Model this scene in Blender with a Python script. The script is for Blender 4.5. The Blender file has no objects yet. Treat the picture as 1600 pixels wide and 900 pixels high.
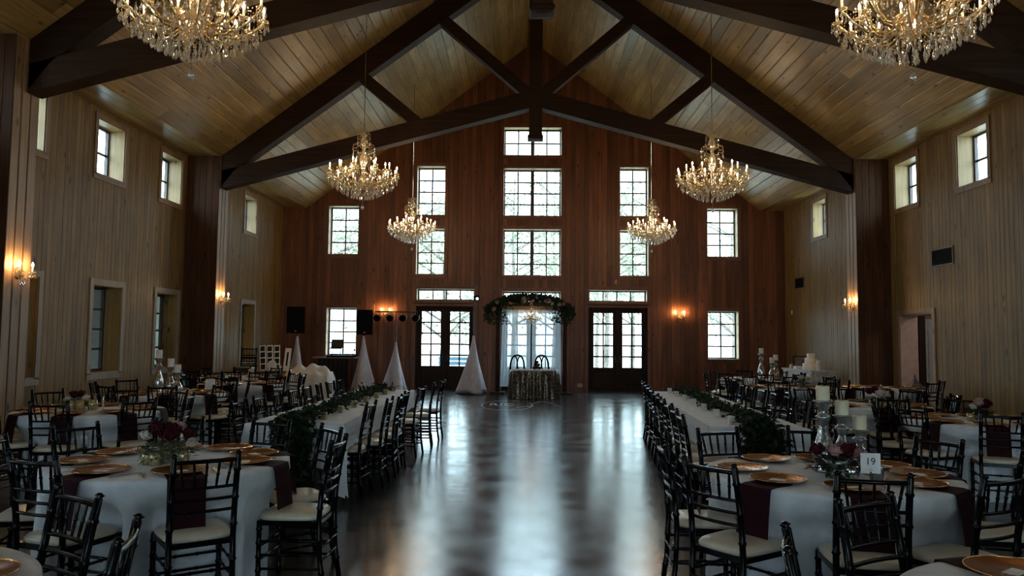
import bpy, math, random
from mathutils import Vector, Matrix
R = math.radians
PI = math.pi
sc = bpy.context.scene
COL = sc.collection

# ------------------------------------------------------------------ camera, sky, exposure
cam_data = bpy.data.cameras.new('camera')
cam_data.sensor_width = 36.0
cam_data.lens = 1190.0 / 1600.0 * 36.0
cam_data.clip_end = 400
cam = bpy.data.objects.new('camera', cam_data)
COL.objects.link(cam)
yaw, pitch, roll = R(-0.997), R(3.813), R(0.55)
fw = Vector((math.sin(yaw) * math.cos(pitch), math.cos(yaw) * math.cos(pitch), math.sin(pitch)))
rt = Vector((math.cos(yaw), -math.sin(yaw), 0))
up = rt.cross(fw)
# right side of the frame sits slightly low: tilt about the viewing axis
rt2 = rt * math.cos(roll) + up * math.sin(roll)
up2 = up * math.cos(roll) - rt * math.sin(roll)
mw = Matrix((rt2, up2, -fw)).transposed().to_4x4()
mw.translation = Vector((0, 0, 1.6))
cam.matrix_world = mw
sc.camera = cam

world = bpy.data.worlds.new('sky')
sc.world = world
world.use_nodes = True
wn = world.node_tree
bg = wn.nodes['Background']
bg.inputs[0].default_value = (0.66, 0.87, 1.0, 1)
bg.inputs[1].default_value = 8.5
sc.view_settings.view_transform = 'Standard'
sc.view_settings.look = 'None'
sc.view_settings.gamma = 1
sc.view_settings.use_curve_mapping = False
sc.view_settings.exposure = 0.42
try:
    sc.cycles.max_bounces = 10
    sc.cycles.diffuse_bounces = 5
    sc.cycles.glossy_bounces = 4
    sc.cycles.transmission_bounces = 6
    sc.cycles.transparent_max_bounces = 16
    sc.cycles.use_denoising = True
    sc.cycles.sample_clamp_indirect = 6.0
    sc.cycles.filter_width = 1.1
    sc.cycles.caustics_reflective = False
    sc.cycles.caustics_refractive = False
except Exception:
    pass

# ------------------------------------------------------------------ hall dimensions
XC = 0.2                      # hall centre line
XL, XR = XC - 7.8, XC + 7.8   # side walls
D = 23.5                      # far wall
YF = -8.0                     # wall behind the camera
EAVE = 5.62
INN = 7.05                    # half width between pilaster faces
SLOPE = 0.755
APEX = EAVE + SLOPE * INN

# ------------------------------------------------------------------ mesh helper
class MB:
    def __init__(s):
        s.v = []; s.f = []
    def add(s, vs, fs):
        o = len(s.v)
        s.v.extend(vs)
        s.f.extend([tuple(i + o for i in f) for f in fs])
        return s
    def box(s, x0, x1, y0, y1, z0, z1):
        vs = [(x0,y0,z0),(x1,y0,z0),(x1,y1,z0),(x0,y1,z0),(x0,y0,z1),(x1,y0,z1),(x1,y1,z1),(x0,y1,z1)]
        return s.add(vs, [(0,3,2,1),(4,5,6,7),(0,1,5,4),(1,2,6,5),(2,3,7,6),(3,0,4,7)])
    def obox(s, M, sx, sy, sz):
        vs = [tuple(M @ Vector((a*sx/2, b*sy/2, c*sz/2))) for c in (-1,1) for a,b in ((-1,-1),(1,-1),(1,1),(-1,1))]
        return s.add(vs, [(0,3,2,1),(4,5,6,7),(0,1,5,4),(1,2,6,5),(2,3,7,6),(3,0,4,7)])
    def tube(s, pts, rad, n=8, cap=True):
        pts = [Vector(p) for p in pts]
        m = len(pts)
        if not hasattr(rad, '__len__'): rad = [rad]*m
        t0 = (pts[1]-pts[0]).normalized()
        a = Vector((0,0,1)) if abs(t0.z) < .9 else Vector((1,0,0))
        u = t0.cross(a).normalized()
        vs = []
        for i in range(m):
            t = (pts[min(i+1,m-1)]-pts[max(i-1,0)]).normalized()
            u = (u - t*u.dot(t)).normalized()
            w = t.cross(u)
            for k in range(n):
                an = 2*PI*k/n
                vs.append(tuple(pts[i] + (u*math.cos(an)+w*math.sin(an))*rad[i]))
        fs = []
        for i in range(m-1):
            for k in range(n):
                k2 = (k+1) % n
                fs.append((i*n+k, i*n+k2, (i+1)*n+k2, (i+1)*n+k))
        if cap:
            fs.append(tuple(range(n-1,-1,-1)))
            fs.append(tuple((m-1)*n+k for k in range(n)))
        return s.add(vs, fs)
    def lathe(s, prof, n=16, c=(0,0,0), cap=True):
        vs = []; fs = []
        m = len(prof)
        for r, z in prof:
            for k in range(n):
                an = 2*PI*k/n
                vs.append((c[0]+r*math.cos(an), c[1]+r*math.sin(an), c[2]+z))
        for i in range(m-1):
            for k in range(n):
                k2 = (k+1) % n
                fs.append((i*n+k, i*n+k2, (i+1)*n+k2, (i+1)*n+k))
        if cap:
            fs.append(tuple(range(n-1,-1,-1)))
            fs.append(tuple((m-1)*n+k for k in range(n)))
        return s.add(vs, fs)
    def prism(s, poly, y0, y1):
        n = len(poly)
        vs = [(x,y0,z) for x,z in poly]+[(x,y1,z) for x,z in poly]
        fs = [tuple(range(n)), tuple(range(2*n-1,n-1,-1))]
        for k in range(n):
            k2 = (k+1) % n
            fs.append((k, k+n, k2+n, k2))
        return s.add(vs, fs)
    def loft(s, rings, cap=True):
        n = len(rings[0]); m = len(rings)
        vs = [p for r in rings for p in r]
        fs = []
        for i in range(m-1):
            for k in range(n):
                k2 = (k+1) % n
                fs.append((i*n+k, i*n+k2, (i+1)*n+k2, (i+1)*n+k))
        if cap:
            fs.append(tuple(range(n-1,-1,-1)))
            fs.append(tuple((m-1)*n+k for k in range(n)))
        return s.add(vs, fs)
    def drop(s, c, r, h, n=5):
        x,y,z = c
        vs = [(x,y,z)]
        for q,(rr,dz) in enumerate(((.35,-.35),(1,-.72))):
            for k in range(n):
                an = 2*PI*k/n+.3*q
                vs.append((x+r*rr*math.cos(an), y+r*rr*math.sin(an), z+dz*h))
        vs.append((x,y,z-h))
        fs = []
        for k in range(n):
            k2=(k+1)%n
            fs += [(0,1+k2,1+k),(1+k,1+k2,1+n+k2,1+n+k),(1+n+k,1+n+k2,1+2*n)]
        return s.add(vs, fs)
    def bead(s, c, r):
        x,y,z = c
        vs=[(x+r,y,z),(x,y+r,z),(x-r,y,z),(x,y-r,z),(x,y,z+r),(x,y,z-r)]
        return s.add(vs,[(0,1,4),(1,2,4),(2,3,4),(3,0,4),(1,0,5),(2,1,5),(3,2,5),(0,3,5)])
    def leaf(s, c, d, nrm, L, W):
        c=Vector(c); d=Vector(d).normalized(); w=d.cross(Vector(nrm))
        if w.length<1e-4: w=d.orthogonal()
        w=w.normalized(); nn=w.cross(d)
        vs=[tuple(c),tuple(c+d*L*.45+w*W*.5+nn*L*.06),tuple(c+d*L),tuple(c+d*L*.45-w*W*.5+nn*L*.06)]
        return s.add(vs,[(0,1,2),(0,2,3)])
    def mesh(s, name, smooth=False):
        me = bpy.data.meshes.new(name)
        me.from_pydata(s.v, [], s.f)
        if smooth:
            me.polygons.foreach_set('use_smooth', [True]*len(me.polygons))
        me.update()
        return me
    def build(s, name, mat, parent=None, smooth=False, loc=None, kind=None):
        me = s.mesh(name, smooth)
        me.materials.append(mat)
        return obj(name, me, parent, loc, kind)

def obj(name, data, parent=None, loc=None, kind=None):
    o = bpy.data.objects.new(name, data)
    COL.objects.link(o)
    if parent: o.parent = parent
    if loc: o.location = loc
    if kind: o['kind'] = kind
    return o

LABELS = {}
def tag(o, label, cat, group=None):
    n = len(label.replace(',', ' ').split())
    if not 4 <= n <= 16: print('LABEL LENGTH', n, label)
    if label in LABELS: print('LABEL REPEATED', label)
    LABELS[label] = 1
    o['label'] = label; o['category'] = cat
    if group: o['group'] = group
    return o
def thing(name, label, cat, loc=(0,0,0), rz=0, group=None):
    o = obj(name, None, None, loc)
    o.rotation_euler = (0,0,rz)
    return tag(o, label, cat, group)
def struct(name):
    o = obj(name, None); o['kind'] = 'structure'; return o
def dup(root, loc, rz, label, group=None):
    r = root.copy(); COL.objects.link(r)
    r.location = loc; r.rotation_euler = (0,0,rz)
    tag(r, label, r['category'], group or r.get('group'))
    for ch in root.children:
        c = ch.copy(); COL.objects.link(c); c.parent = r
        for g in ch.children:
            d = g.copy(); COL.objects.link(d); d.parent = c
    return r

# ------------------------------------------------------------------ materials
def newmat(name):
    m = bpy.data.materials.new(name); m.use_nodes = True
    nt = m.node_tree
    return m, nt, nt.nodes['Principled BSDF']
def plain(name, col, rough=.5, metal=0., spec=.5, emit=None, es=0., coat=0., sheen=0., var=0.06, scale=8.):
    m, nt, b = newmat(name)
    L = nt.links
    tc = nt.nodes.new('ShaderNodeTexCoord')
    ns = nt.nodes.new('ShaderNodeTexNoise'); ns.inputs['Scale'].default_value = scale; ns.inputs['Detail'].default_value = 4
    L.new(tc.outputs['Object'], ns.inputs['Vector'])
    rp = nt.nodes.new('ShaderNodeValToRGB')
    c = col
    rp.color_ramp.elements[0].color = tuple(max(0,x*(1-var*2)) for x in c)+(1,)
    rp.color_ramp.elements[1].color = tuple(min(1,x*(1+var*2)) for x in c)+(1,)
    rp.color_ramp.elements[0].position = .3; rp.color_ramp.elements[1].position = .7
    L.new(ns.outputs['Fac'], rp.inputs['Fac'])
    L.new(rp.outputs['Color'], b.inputs['Base Color'])
    b.inputs['Roughness'].default_value = rough
    b.inputs['Metallic'].default_value = metal
    b.inputs['Specular IOR Level'].default_value = spec
    b.inputs['Coat Weight'].default_value = coat
    b.inputs['Sheen Weight'].default_value = sheen
    if emit:
        b.inputs['Emission Color'].default_value = tuple(emit)+(1,)
        b.inputs['Emission Strength'].default_value = es
    return m
def bump(m, scale=60., strength=.2, dist=.01, vec=(1,1,1)):
    nt = m.node_tree; b = nt.nodes['Principled BSDF']
    tc = nt.nodes.new('ShaderNodeTexCoord'); mp = nt.nodes.new('ShaderNodeMapping'); mp.inputs['Scale'].default_value = vec
    ns = nt.nodes.new('ShaderNodeTexNoise'); ns.inputs['Scale'].default_value = scale; ns.inputs['Detail'].default_value = 5
    bp = nt.nodes.new('ShaderNodeBump'); bp.inputs['Strength'].default_value = strength; bp.inputs['Distance'].default_value = dist
    nt.links.new(tc.outputs['Object'], mp.inputs['Vector']); nt.links.new(mp.outputs['Vector'], ns.inputs['Vector'])
    nt.links.new(ns.outputs['Fac'], bp.inputs['Height']); nt.links.new(bp.outputs['Normal'], b.inputs['Normal'])
    return m
def wood(name, dark, light, axis, rough=.45, spec=.4, knots=True, knot_col=None, tone=.35, coat=0.):
    """pine boards: grain drawn out along one axis, tone differing from board to board, knots"""
    m, nt, b = newmat(name)
    L = nt.links; N = nt.nodes.new
    tc = N('ShaderNodeTexCoord'); oi = N('ShaderNodeObjectInfo')
    sc3 = N('ShaderNodeVectorMath'); sc3.operation = 'SCALE'; sc3.inputs[0].default_value = (37., 53., 71.)
    L.new(oi.outputs['Random'], sc3.inputs['Scale'])
    ad = N('ShaderNodeVectorMath'); ad.operation = 'ADD'
    L.new(tc.outputs['Object'], ad.inputs[0]); L.new(sc3.outputs[0], ad.inputs[1])
    mp = N('ShaderNodeMapping')
    s = [26., 26., 26.]; s['XYZ'.index(axis)] = .9
    mp.inputs['Scale'].default_value = s
    L.new(ad.outputs[0], mp.inputs['Vector'])
    n1 = N('ShaderNodeTexNoise'); n1.inputs['Scale'].default_value = 1.; n1.inputs['Detail'].default_value = 6; n1.inputs['Roughness'].default_value = .62
    L.new(mp.outputs[0], n1.inputs['Vector'])
    rp = N('ShaderNodeValToRGB')
    rp.color_ramp.elements[0].position = .32; rp.color_ramp.elements[0].color = tuple(dark)+(1,)
    rp.color_ramp.elements[1].position = .68; rp.color_ramp.elements[1].color = tuple(light)+(1,)
    L.new(n1.outputs['Fac'], rp.inputs['Fac'])
    # board to board tone
    mr = N('ShaderNodeMapRange'); mr.inputs['To Min'].default_value = 1-tone; mr.inputs['To Max'].default_value = 1+tone
    L.new(oi.outputs['Random'], mr.inputs['Value'])
    n2 = N('ShaderNodeTexNoise'); n2.inputs['Scale'].default_value = .9; n2.inputs['Detail'].default_value = 2
    L.new(ad.outputs[0], n2.inputs['Vector'])
    mr2 = N('ShaderNodeMapRange'); mr2.inputs['From Min'].default_value = .3; mr2.inputs['From Max'].default_value = .7
    mr2.inputs['To Min'].default_value = .78; mr2.inputs['To Max'].default_value = 1.2
    L.new(n2.outputs['Fac'], mr2.inputs['Value'])
    mu = N('ShaderNodeMath'); mu.operation = 'MULTIPLY'
    L.new(mr.outputs[0], mu.inputs[0]); L.new(mr2.outputs[0], mu.inputs[1])
    vm = N('ShaderNodeVectorMath'); vm.operation = 'SCALE'
    L.new(rp.outputs['Color'], vm.inputs[0]); L.new(mu.outputs[0], vm.inputs['Scale'])
    last = vm.outputs[0]
    if knots:
        mk = N('ShaderNodeMapping'); ks = [5., 5., 5.]; ks['XYZ'.index(axis)] = 1.9
        mk.inputs['Scale'].default_value = ks
        L.new(ad.outputs[0], mk.inputs['Vector'])
        vo = N('ShaderNodeTexVoronoi'); vo.inputs['Scale'].default_value = 1.
        L.new(mk.outputs[0], vo.inputs['Vector'])
        kr = N('ShaderNodeValToRGB')
        kr.color_ramp.elements[0].position = .05; kr.color_ramp.elements[0].color = (1,1,1,1)
        kr.color_ramp.elements[1].position = .17; kr.color_ramp.elements[1].color = (0,0,0,1)
        L.new(vo.outputs['Distance'], kr.inputs['Fac'])
        mx = N('ShaderNodeMix'); mx.data_type = 'RGBA'
        L.new(kr.outputs['Color'], mx.inputs['Factor'])
        L.new(last, mx.inputs[6])
        kc = knot_col or tuple(x*.35 for x in dark)
        mx.inputs[7].default_value = tuple(kc)+(1,)
        last = mx.outputs[2]
    L.new(last, b.inputs['Base Color'])
    b.inputs['Roughness'].default_value = rough
    b.inputs['Specular IOR Level'].default_value = spec
    b.inputs['Coat Weight'].default_value = coat
    b.inputs['Coat Roughness'].default_value = .25
    bp = N('ShaderNodeBump'); bp.inputs['Strength'].default_value = .12; bp.inputs['Distance'].default_value = .004
    L.new(n1.outputs['Fac'], bp.inputs['Height']); L.new(bp.outputs['Normal'], b.inputs['Normal'])
    return m

M = {}
M['side_pine'] = wood('side wall pine', (.14,.080,.025), (.265,.163,.054), 'Z', .5, spec=.3, tone=.12)
M['back_pine'] = wood('far wall reddish pine', (.12,.042,.018), (.225,.083,.036), 'Z', .45, tone=.3)  # board colour redder than the side walls
M['roof_pine'] = wood('roof pine', (.245,.158,.055), (.44,.30,.115), 'Y', .38, tone=.22, coat=.10)
M['pilaster_near_shade'] = wood('shaded near-face pine', (.055,.023,.011), (.105,.046,.022), 'Z', .6, spec=.15, tone=.15)  # near faces alone: their shade is put into the wood colour
M['reveal_low'] = wood('lower reveal pine', (.25,.165,.055), (.42,.28,.11), 'Z', .5, tone=.1, knot_col=(.06,.03,.012))
M['reveal_pine'] = wood('reveal pine', (.28,.195,.09), (.43,.31,.155), 'Z', .45, tone=.1)
M['trim_pine'] = wood('casing pine', (.20,.12,.06), (.31,.20,.105), 'Z', .45, tone=.15)
M['trim_red'] = wood('casing stained pine', (.13,.05,.026), (.22,.09,.048), 'Z', .45, tone=.15)
M['grey_trim'] = wood('weathered casing', (.23,.20,.16), (.34,.30,.24), 'Z', .55, tone=.1)
M['beam'] = wood('truss timber', (.020,.0095,.0055), (.044,.021,.0125), 'X', .62, spec=.15, tone=.15, knots=False)
M['backing'] = plain('wall core', (.03,.018,.01), .8)
M['door_wood'] = wood('door timber', (.018,.009,.006), (.038,.02,.012), 'Z', .55, spec=.15, tone=.1, knots=False)
M['sash'] = plain('dark sash', (.05,.042,.038), .4)
M['black_gloss'] = plain('black lacquer', (.003,.003,.004), .17, spec=.15)
M['ivory_vinyl'] = plain('ivory vinyl', (.66,.57,.44), .32, spec=.6)
M['white_cloth'] = bump(plain('white polyester cloth', (.70,.71,.74), .75, sheen=.15), 350, .08, .002)
M['burgundy'] = bump(plain('burgundy satin', (.022,.0025,.006), .7, spec=.12), 300, .1, .002)
M['copper_gold'] = plain('gold lacquer charger', (.30,.098,.022), .24, metal=.7)
M['gold_rim'] = plain('gold rim beads', (.62,.33,.12), .18, metal=.9)
M['paper'] = plain('white card', (.8,.78,.75), .6)
M['ink'] = plain('dark ink', (.03,.03,.035), .6)
M['steel'] = plain('cutlery steel', (.7,.7,.7), .15, metal=1)
M['wax'] = plain('ivory wax', (.74,.64,.43), .5, emit=(.68,.6,.4), es=0.0)
M['white_wax'] = plain('white wax', (.72,.68,.62), .5)
M['gold_glass'] = plain('gold mercury glass', (.42,.35,.19), .22, metal=.6, var=.35, scale=70)
M['silver_glass'] = bump(plain('silver mercury glass', (.62,.60,.56), .14, metal=.9, var=.4, scale=45), 40, .5, .01, (1,1,.4))
M['silver_grey'] = plain('pewter glass', (.30,.30,.29), .25, metal=.7, var=.2, scale=30)
M['rose_red'] = plain('deep red petals', (.045,.0025,.006), .7, spec=.15)
M['rose_blush'] = plain('blush petals', (.38,.21,.20), .7, spec=.2)
M['rose_cream'] = plain('cream petals', (.52,.46,.37), .7, spec=.2)
M['leaf'] = plain('garland leaves', (.018,.034,.016), .6, spec=.2, var=.3, scale=14)
M['leaf_light'] = plain('dusty green leaves', (.11,.14,.085), .7, spec=.2, var=.3, scale=14)
M['stem'] = plain('stem brown', (.06,.04,.02), .7)
M['speaker'] = plain('speaker black', (.003,.0045,.007), .7, spec=.06)
M['black_metal'] = plain('black metal', (.015,.015,.016), .4)
M['black_cloth'] = plain('black table skirt', (.012,.010,.010), .8)
M['scrim'] = plain('white stretch fabric', (.62,.62,.70), .7)
M['bulb'] = plain('lit bulb', (1,.85,.6), .3, emit=(1,.66,.34), es=150)
M['sconce_bulb'] = plain('lit sconce bulb', (1,.8,.5), .3, emit=(1,.58,.24), es=420)
M['candle_sleeve'] = plain('candle sleeve', (.85,.78,.6), .4, emit=(1,.7,.4), es=.4)
M['brass'] = plain('gilt arm glass', (.72,.55,.30), .14, metal=.75)
M['vent'] = plain('vent grille', (.006,.006,.007), .7, spec=.06)
M['vent_frame'] = plain('vent frame', (.12,.10,.08), .5)
M['screen_dark'] = plain('screen', (.02,.025,.03), .2)
M['teal_white'] = plain('pale painted door', (.36,.42,.42), .45)
M['tan_wall'] = plain('hallway paint', (.42,.30,.25), .7)
M['table_wood'] = wood('folding table top', (.16,.10,.06), (.26,.17,.1), 'X', .5)
M['white_paint'] = plain('distressed white paint', (.50,.51,.50), .5, var=.2, scale=20)
M['cake'] = plain('white icing', (.78,.74,.66), .5)
M['bark'] = plain('bark', (.17,.15,.13), .9, var=.25)
M['tree_leaf'] = plain('tree leaves', (.27,.33,.22), .7, var=.3)
M['bench_blue'] = plain('blue slat', (.16,.30,.42), .5)

def floor_mat():
    m, nt, b = newmat('polished stained concrete')
    L = nt.links; N = nt.nodes.new
    tc = N('ShaderNodeTexCoord')
    n1 = N('ShaderNodeTexNoise'); n1.inputs['Scale'].default_value = .8; n1.inputs['Detail'].default_value = 9; n1.inputs['Roughness'].default_value = .65
    L.new(tc.outputs['Object'], n1.inputs['Vector'])
    rp = N('ShaderNodeValToRGB')
    rp.color_ramp.elements[0].position = .35; rp.color_ramp.elements[0].color = (.027,.030,.033,1)
    rp.color_ramp.elements[1].position = .7; rp.color_ramp.elements[1].color = (.052,.057,.060,1)
    L.new(n1.outputs['Fac'], rp.inputs['Fac']); L.new(rp.outputs['Color'], b.inputs['Base Color'])
    n2 = N('ShaderNodeTexNoise'); n2.inputs['Scale'].default_value = 2.2; n2.inputs['Detail'].default_value = 8
    L.new(tc.outputs['Object'], n2.inputs['Vector'])
    mr = N('ShaderNodeMapRange'); mr.inputs['From Min'].default_value = .3; mr.inputs['From Max'].default_value = .7
    mr.inputs['To Min'].default_value = .15; mr.inputs['To Max'].default_value = .25
    L.new(n2.outputs['Fac'], mr.inputs['Value']); L.new(mr.outputs[0], b.inputs['Roughness'])
    b.inputs['Specular IOR Level'].default_value = 1.0
    mp = N('ShaderNodeMapping'); mp.inputs['Scale'].default_value = (1.2, 5., 1.)
    L.new(tc.outputs['Object'], mp.inputs['Vector'])
    n3 = N('ShaderNodeTexNoise'); n3.inputs['Scale'].default_value = 2.5; n3.inputs['Detail'].default_value = 5
    L.new(mp.outputs[0], n3.inputs['Vector'])
    bp = N('ShaderNodeBump'); bp.inputs['Strength'].default_value = .07; bp.inputs['Distance'].default_value = .02
    L.new(n3.outputs['Fac'], bp.inputs['Height']); L.new(bp.outputs['Normal'], b.inputs['Normal'])
    return m
M['floor'] = floor_mat()

def glass_mat():
    m, nt, b = newmat('window glass')
    nt.nodes.remove(b)
    out = nt.nodes['Material Output']
    t = nt.nodes.new('ShaderNodeBsdfTransparent'); t.inputs[0].default_value = (.95,.97,.97,1)
    g = nt.nodes.new('ShaderNodeBsdfGlossy'); g.inputs['Roughness'].default_value = .03
    lw = nt.nodes.new('ShaderNodeLayerWeight'); lw.inputs['Blend'].default_value = .5
    pw = nt.nodes.new('ShaderNodeMath'); pw.operation = 'POWER'; pw.inputs[1].default_value = 4.; nt.links.new(lw.outputs['Facing'], pw.inputs[0])
    fr = nt.nodes.new('ShaderNodeMath'); fr.operation = 'MULTIPLY_ADD'; fr.inputs[1].default_value = .4; fr.inputs[2].default_value = .02; nt.links.new(pw.outputs[0], fr.inputs[0])
    mx = nt.nodes.new('ShaderNodeMixShader')
    nt.links.new(fr.outputs[0], mx.inputs[0]); nt.links.new(t.outputs[0], mx.inputs[1]); nt.links.new(g.outputs[0], mx.inputs[2])
    nt.links.new(mx.outputs[0], out.inputs['Surface'])
    return m
M['glass'] = glass_mat()
def crystal_mat(name, tint, tr):
    m, nt, b = newmat(name)
    nt.nodes.remove(b)
    out = nt.nodes['Material Output']
    t = nt.nodes.new('ShaderNodeBsdfTransparent'); t.inputs[0].default_value = (.93,.92,.9,1)
    g = nt.nodes.new('ShaderNodeBsdfGlossy'); g.inputs['Roughness'].default_value = .06; g.inputs[0].default_value = tint+(1,)
    d = nt.nodes.new('ShaderNodeBsdfTranslucent'); d.inputs[0].default_value = tint+(1,)
    m1 = nt.nodes.new('ShaderNodeMixShader'); m1.inputs[0].default_value = .35
    m2 = nt.nodes.new('ShaderNodeMixShader'); m2.inputs[0].default_value = 1-tr
    nt.links.new(g.outputs[0], m1.inputs[1]); nt.links.new(d.outputs[0], m1.inputs[2])
    nt.links.new(t.outputs[0], m2.inputs[1]); nt.links.new(m1.outputs[0], m2.inputs[2])
    nt.links.new(m2.outputs[0], out.inputs['Surface'])
    return m
M['crystal'] = crystal_mat('crystal', (.95,.92,.85), .45)
M['crystal_gold'] = crystal_mat('amber crystal', (.95,.82,.58), .35)
def sheer_mat():
    m, nt, b = newmat('sheer voile')
    nt.nodes.remove(b)
    out = nt.nodes['Material Output']
    t = nt.nodes.new('ShaderNodeBsdfTransparent'); t.inputs[0].default_value = (.9,.93,1,1)
    d = nt.nodes.new('ShaderNodeBsdfTranslucent'); d.inputs[0].default_value = (.62,.70,.78,1)
    e = nt.nodes.new('ShaderNodeBsdfDiffuse'); e.inputs[0].default_value = (.62,.68,.75,1)
    m1 = nt.nodes.new('ShaderNodeMixShader'); m1.inputs[0].default_value = .5
    m2 = nt.nodes.new('ShaderNodeMixShader'); m2.inputs[0].default_value = .8
    nt.links.new(d.outputs[0], m1.inputs[1]); nt.links.new(e.outputs[0], m1.inputs[2])
    nt.links.new(t.outputs[0], m2.inputs[1]); nt.links.new(m1.outputs[0], m2.inputs[2])
    nt.links.new(m2.outputs[0], out.inputs['Surface'])
    return m
M['sheer'] = sheer_mat()
def sequin_mat():
    m, nt, b = newmat('champagne sequins')
    N = nt.nodes.new; L = nt.links
    tc = N('ShaderNodeTexCoord')
    vo = N('ShaderNodeTexVoronoi'); vo.inputs['Scale'].default_value = 55
    L.new(tc.outputs['Object'], vo.inputs['Vector'])
    rp = N('ShaderNodeValToRGB')
    rp.color_ramp.elements[0].color = (.02,.017,.012,1); rp.color_ramp.elements[1].color = (.48,.42,.32,1)
    rp.color_ramp.elements[0].position = .35; rp.color_ramp.elements[1].position = .95
    L.new(vo.outputs['Color'], rp.inputs['Fac']); L.new(rp.outputs['Color'], b.inputs['Base Color'])
    b.inputs['Metallic'].default_value = .75; b.inputs['Roughness'].default_value = .3
    bp = N('ShaderNodeBump'); bp.inputs['Strength'].default_value = .9; bp.inputs['Distance'].default_value = .02
    L.new(vo.outputs['Color'], bp.inputs['Height']); L.new(bp.outputs['Normal'], b.inputs['Normal'])
    return m
M['sequin'] = sequin_mat()

# ------------------------------------------------------------------ walls, boards, windows
def mapper(side):
    """(u, v, d): u along the wall, v up, d outward"""
    if side == 'back':  return lambda u,v,d: (u, D+d, v)
    if side == 'front': return lambda u,v,d: (u, YF-d, v)
    if side == 'left':  return lambda u,v,d: (XL-d, u, v)
    return lambda u,v,d: (XR+d, u, v)

def mbox(mb, P, u0,u1,v0,v1,d0,d1):
    vs = [P(u0,v0,d0),P(u1,v0,d0),P(u1,v1,d0),P(u0,v1,d0),P(u0,v0,d1),P(u1,v0,d1),P(u1,v1,d1),P(u0,v1,d1)]
    mb.add(vs, [(0,1,2,3),(7,6,5,4),(0,4,5,1),(1,5,6,2),(2,6,7,3),(3,7,4,0)])

def shell(mb, P, u0,u1,v0,v1,d0,d1,ops):
    us = sorted({u0,u1}|{o[0] for o in ops}|{o[1] for o in ops})
    us = [u for u in us if u0<=u<=u1]
    for a,b in zip(us,us[1:]):
        m = (a+b)/2; segs=[(v0,v1)]
        for o in ops:
            if o[0]<m<o[1]:
                ns=[]
                for s,e in segs:
                    if o[2]>s: ns.append((s,min(e,o[2])))
                    if o[3]<e: ns.append((max(s,o[3]),e))
                segs=[x for x in ns if x[1]-x[0]>1e-4]
        for s,e in segs: mbox(mb,P,a,b,s,e,d0,d1)

def board(P, a, b, topf, ops, t=.02, c=.0045, v0=0.):
    """one vertical board from u=a to u=b with eased edges, cut round the openings"""
    mb = MB()
    us = sorted({a,b}|{x for o in ops for x in (o[0],o[1]) if a+.004<x<b-.004})
    for p,q in zip(us,us[1:]):
        m=(p+q)/2
        segs=[(v0,None)]
        for o in sorted(ops,key=lambda o:o[2]):
            if o[0]<m<o[1]:
                ns=[]
                for s,e in segs:
                    ee = e if e is not None else 1e9
                    if o[2]>s+.005: ns.append((s,min(ee,o[2]) if min(ee,o[2])<1e8 else None))
                    if o[3]<ee: ns.append((max(s,o[3]),e))
                segs=ns
        gl = c if p==a else 0; gr = c if q==b else 0
        for s,e in segs:
            el = topf(p) if e is None else e; er = topf(q) if e is None else e
            if el-s<.01: continue
            vs=[P(p,s,0),P(p,s,-t+gl),P(p+gl,s,-t),P(q-gr,s,-t),P(q,s,-t+gr),P(q,s,0)]
            vs+=[P(p,el,0),P(p,el,-t+gl),P(p+gl,el,-t),P(q-gr,er,-t),P(q,er,-t+gr),P(q,er,0)]
            mb.add(vs,[(0,1,7,6),(1,2,8,7),(2,3,9,8),(3,4,10,9),(4,5,11,10),(5,4,3,2,1,0),(6,7,8,9,10,11)])
    return mb

rnd = random.Random(5)
WIN = {'back':[], 'left':[], 'right':[], 'front':[]}
def rel(c,h,z0,z1): return (XC+c-h, XC+c+h, z0, z1)
back_w = []   # (rect, columns, rows, mullion)
for s in (-1,1):
    back_w.append((rel(5.88*s,.48,4.165,5.70),2,4,False))
    back_w.append((rel(5.88*s,.48,1.025,2.515),2,4,False))
    back_w.append((rel(3.16*s,.455,5.42,6.98),2,4,False))
    back_w.append((rel(3.16*s,.455,3.55,5.01),2,4,False))
    back_w.append((rel(2.66*s,.91,2.755,3.135),4,1,False))
back_w.append((rel(0,.91,7.32,8.225),4,2,True))
back_w.append((rel(0,.91,5.41,6.93),4,4,True))
back_w.append((rel(0,.91,3.535,5.015),4,4,True))
back_w.append((rel(0,.91,2.70,3.08),4,1,False))
back_d = [rel(2.66*s,.91,0,2.59) for s in (-1,1)]+[rel(0,.91,0,2.56)]
UP_Y = [20.22,17.87,15.5,13.12,10.75,8.38,6.0,3.63,1.26,-1.1,-3.5]
upper = [(y,y+.93,4.45,5.44) for y in UP_Y]
lower = [(y,y+.95,.92,2.49) for y in (20.22,15.5,13.2,10.75,8.38,6.0,3.63,1.26,-1.1,-3.5)]
door_r = (15.05,16.38,0,2.19)
WIN['back'] = [w[0] for w in back_w]+back_d
WIN['left'] = upper+lower
WIN['right'] = upper+[door_r]
front_fill = [rel(c,.9,.0,2.4) for c in (-2.6,0,2.6)]+[rel(c,.8,2.9,4.8) for c in (-3.2,3.2)]  # unseen openings behind the camera, put in for light on near fronts
WIN['front'] = front_fill
TH = .36
def gable(u): return EAVE+max(0,(INN-abs(u-XC)))*SLOPE

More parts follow.
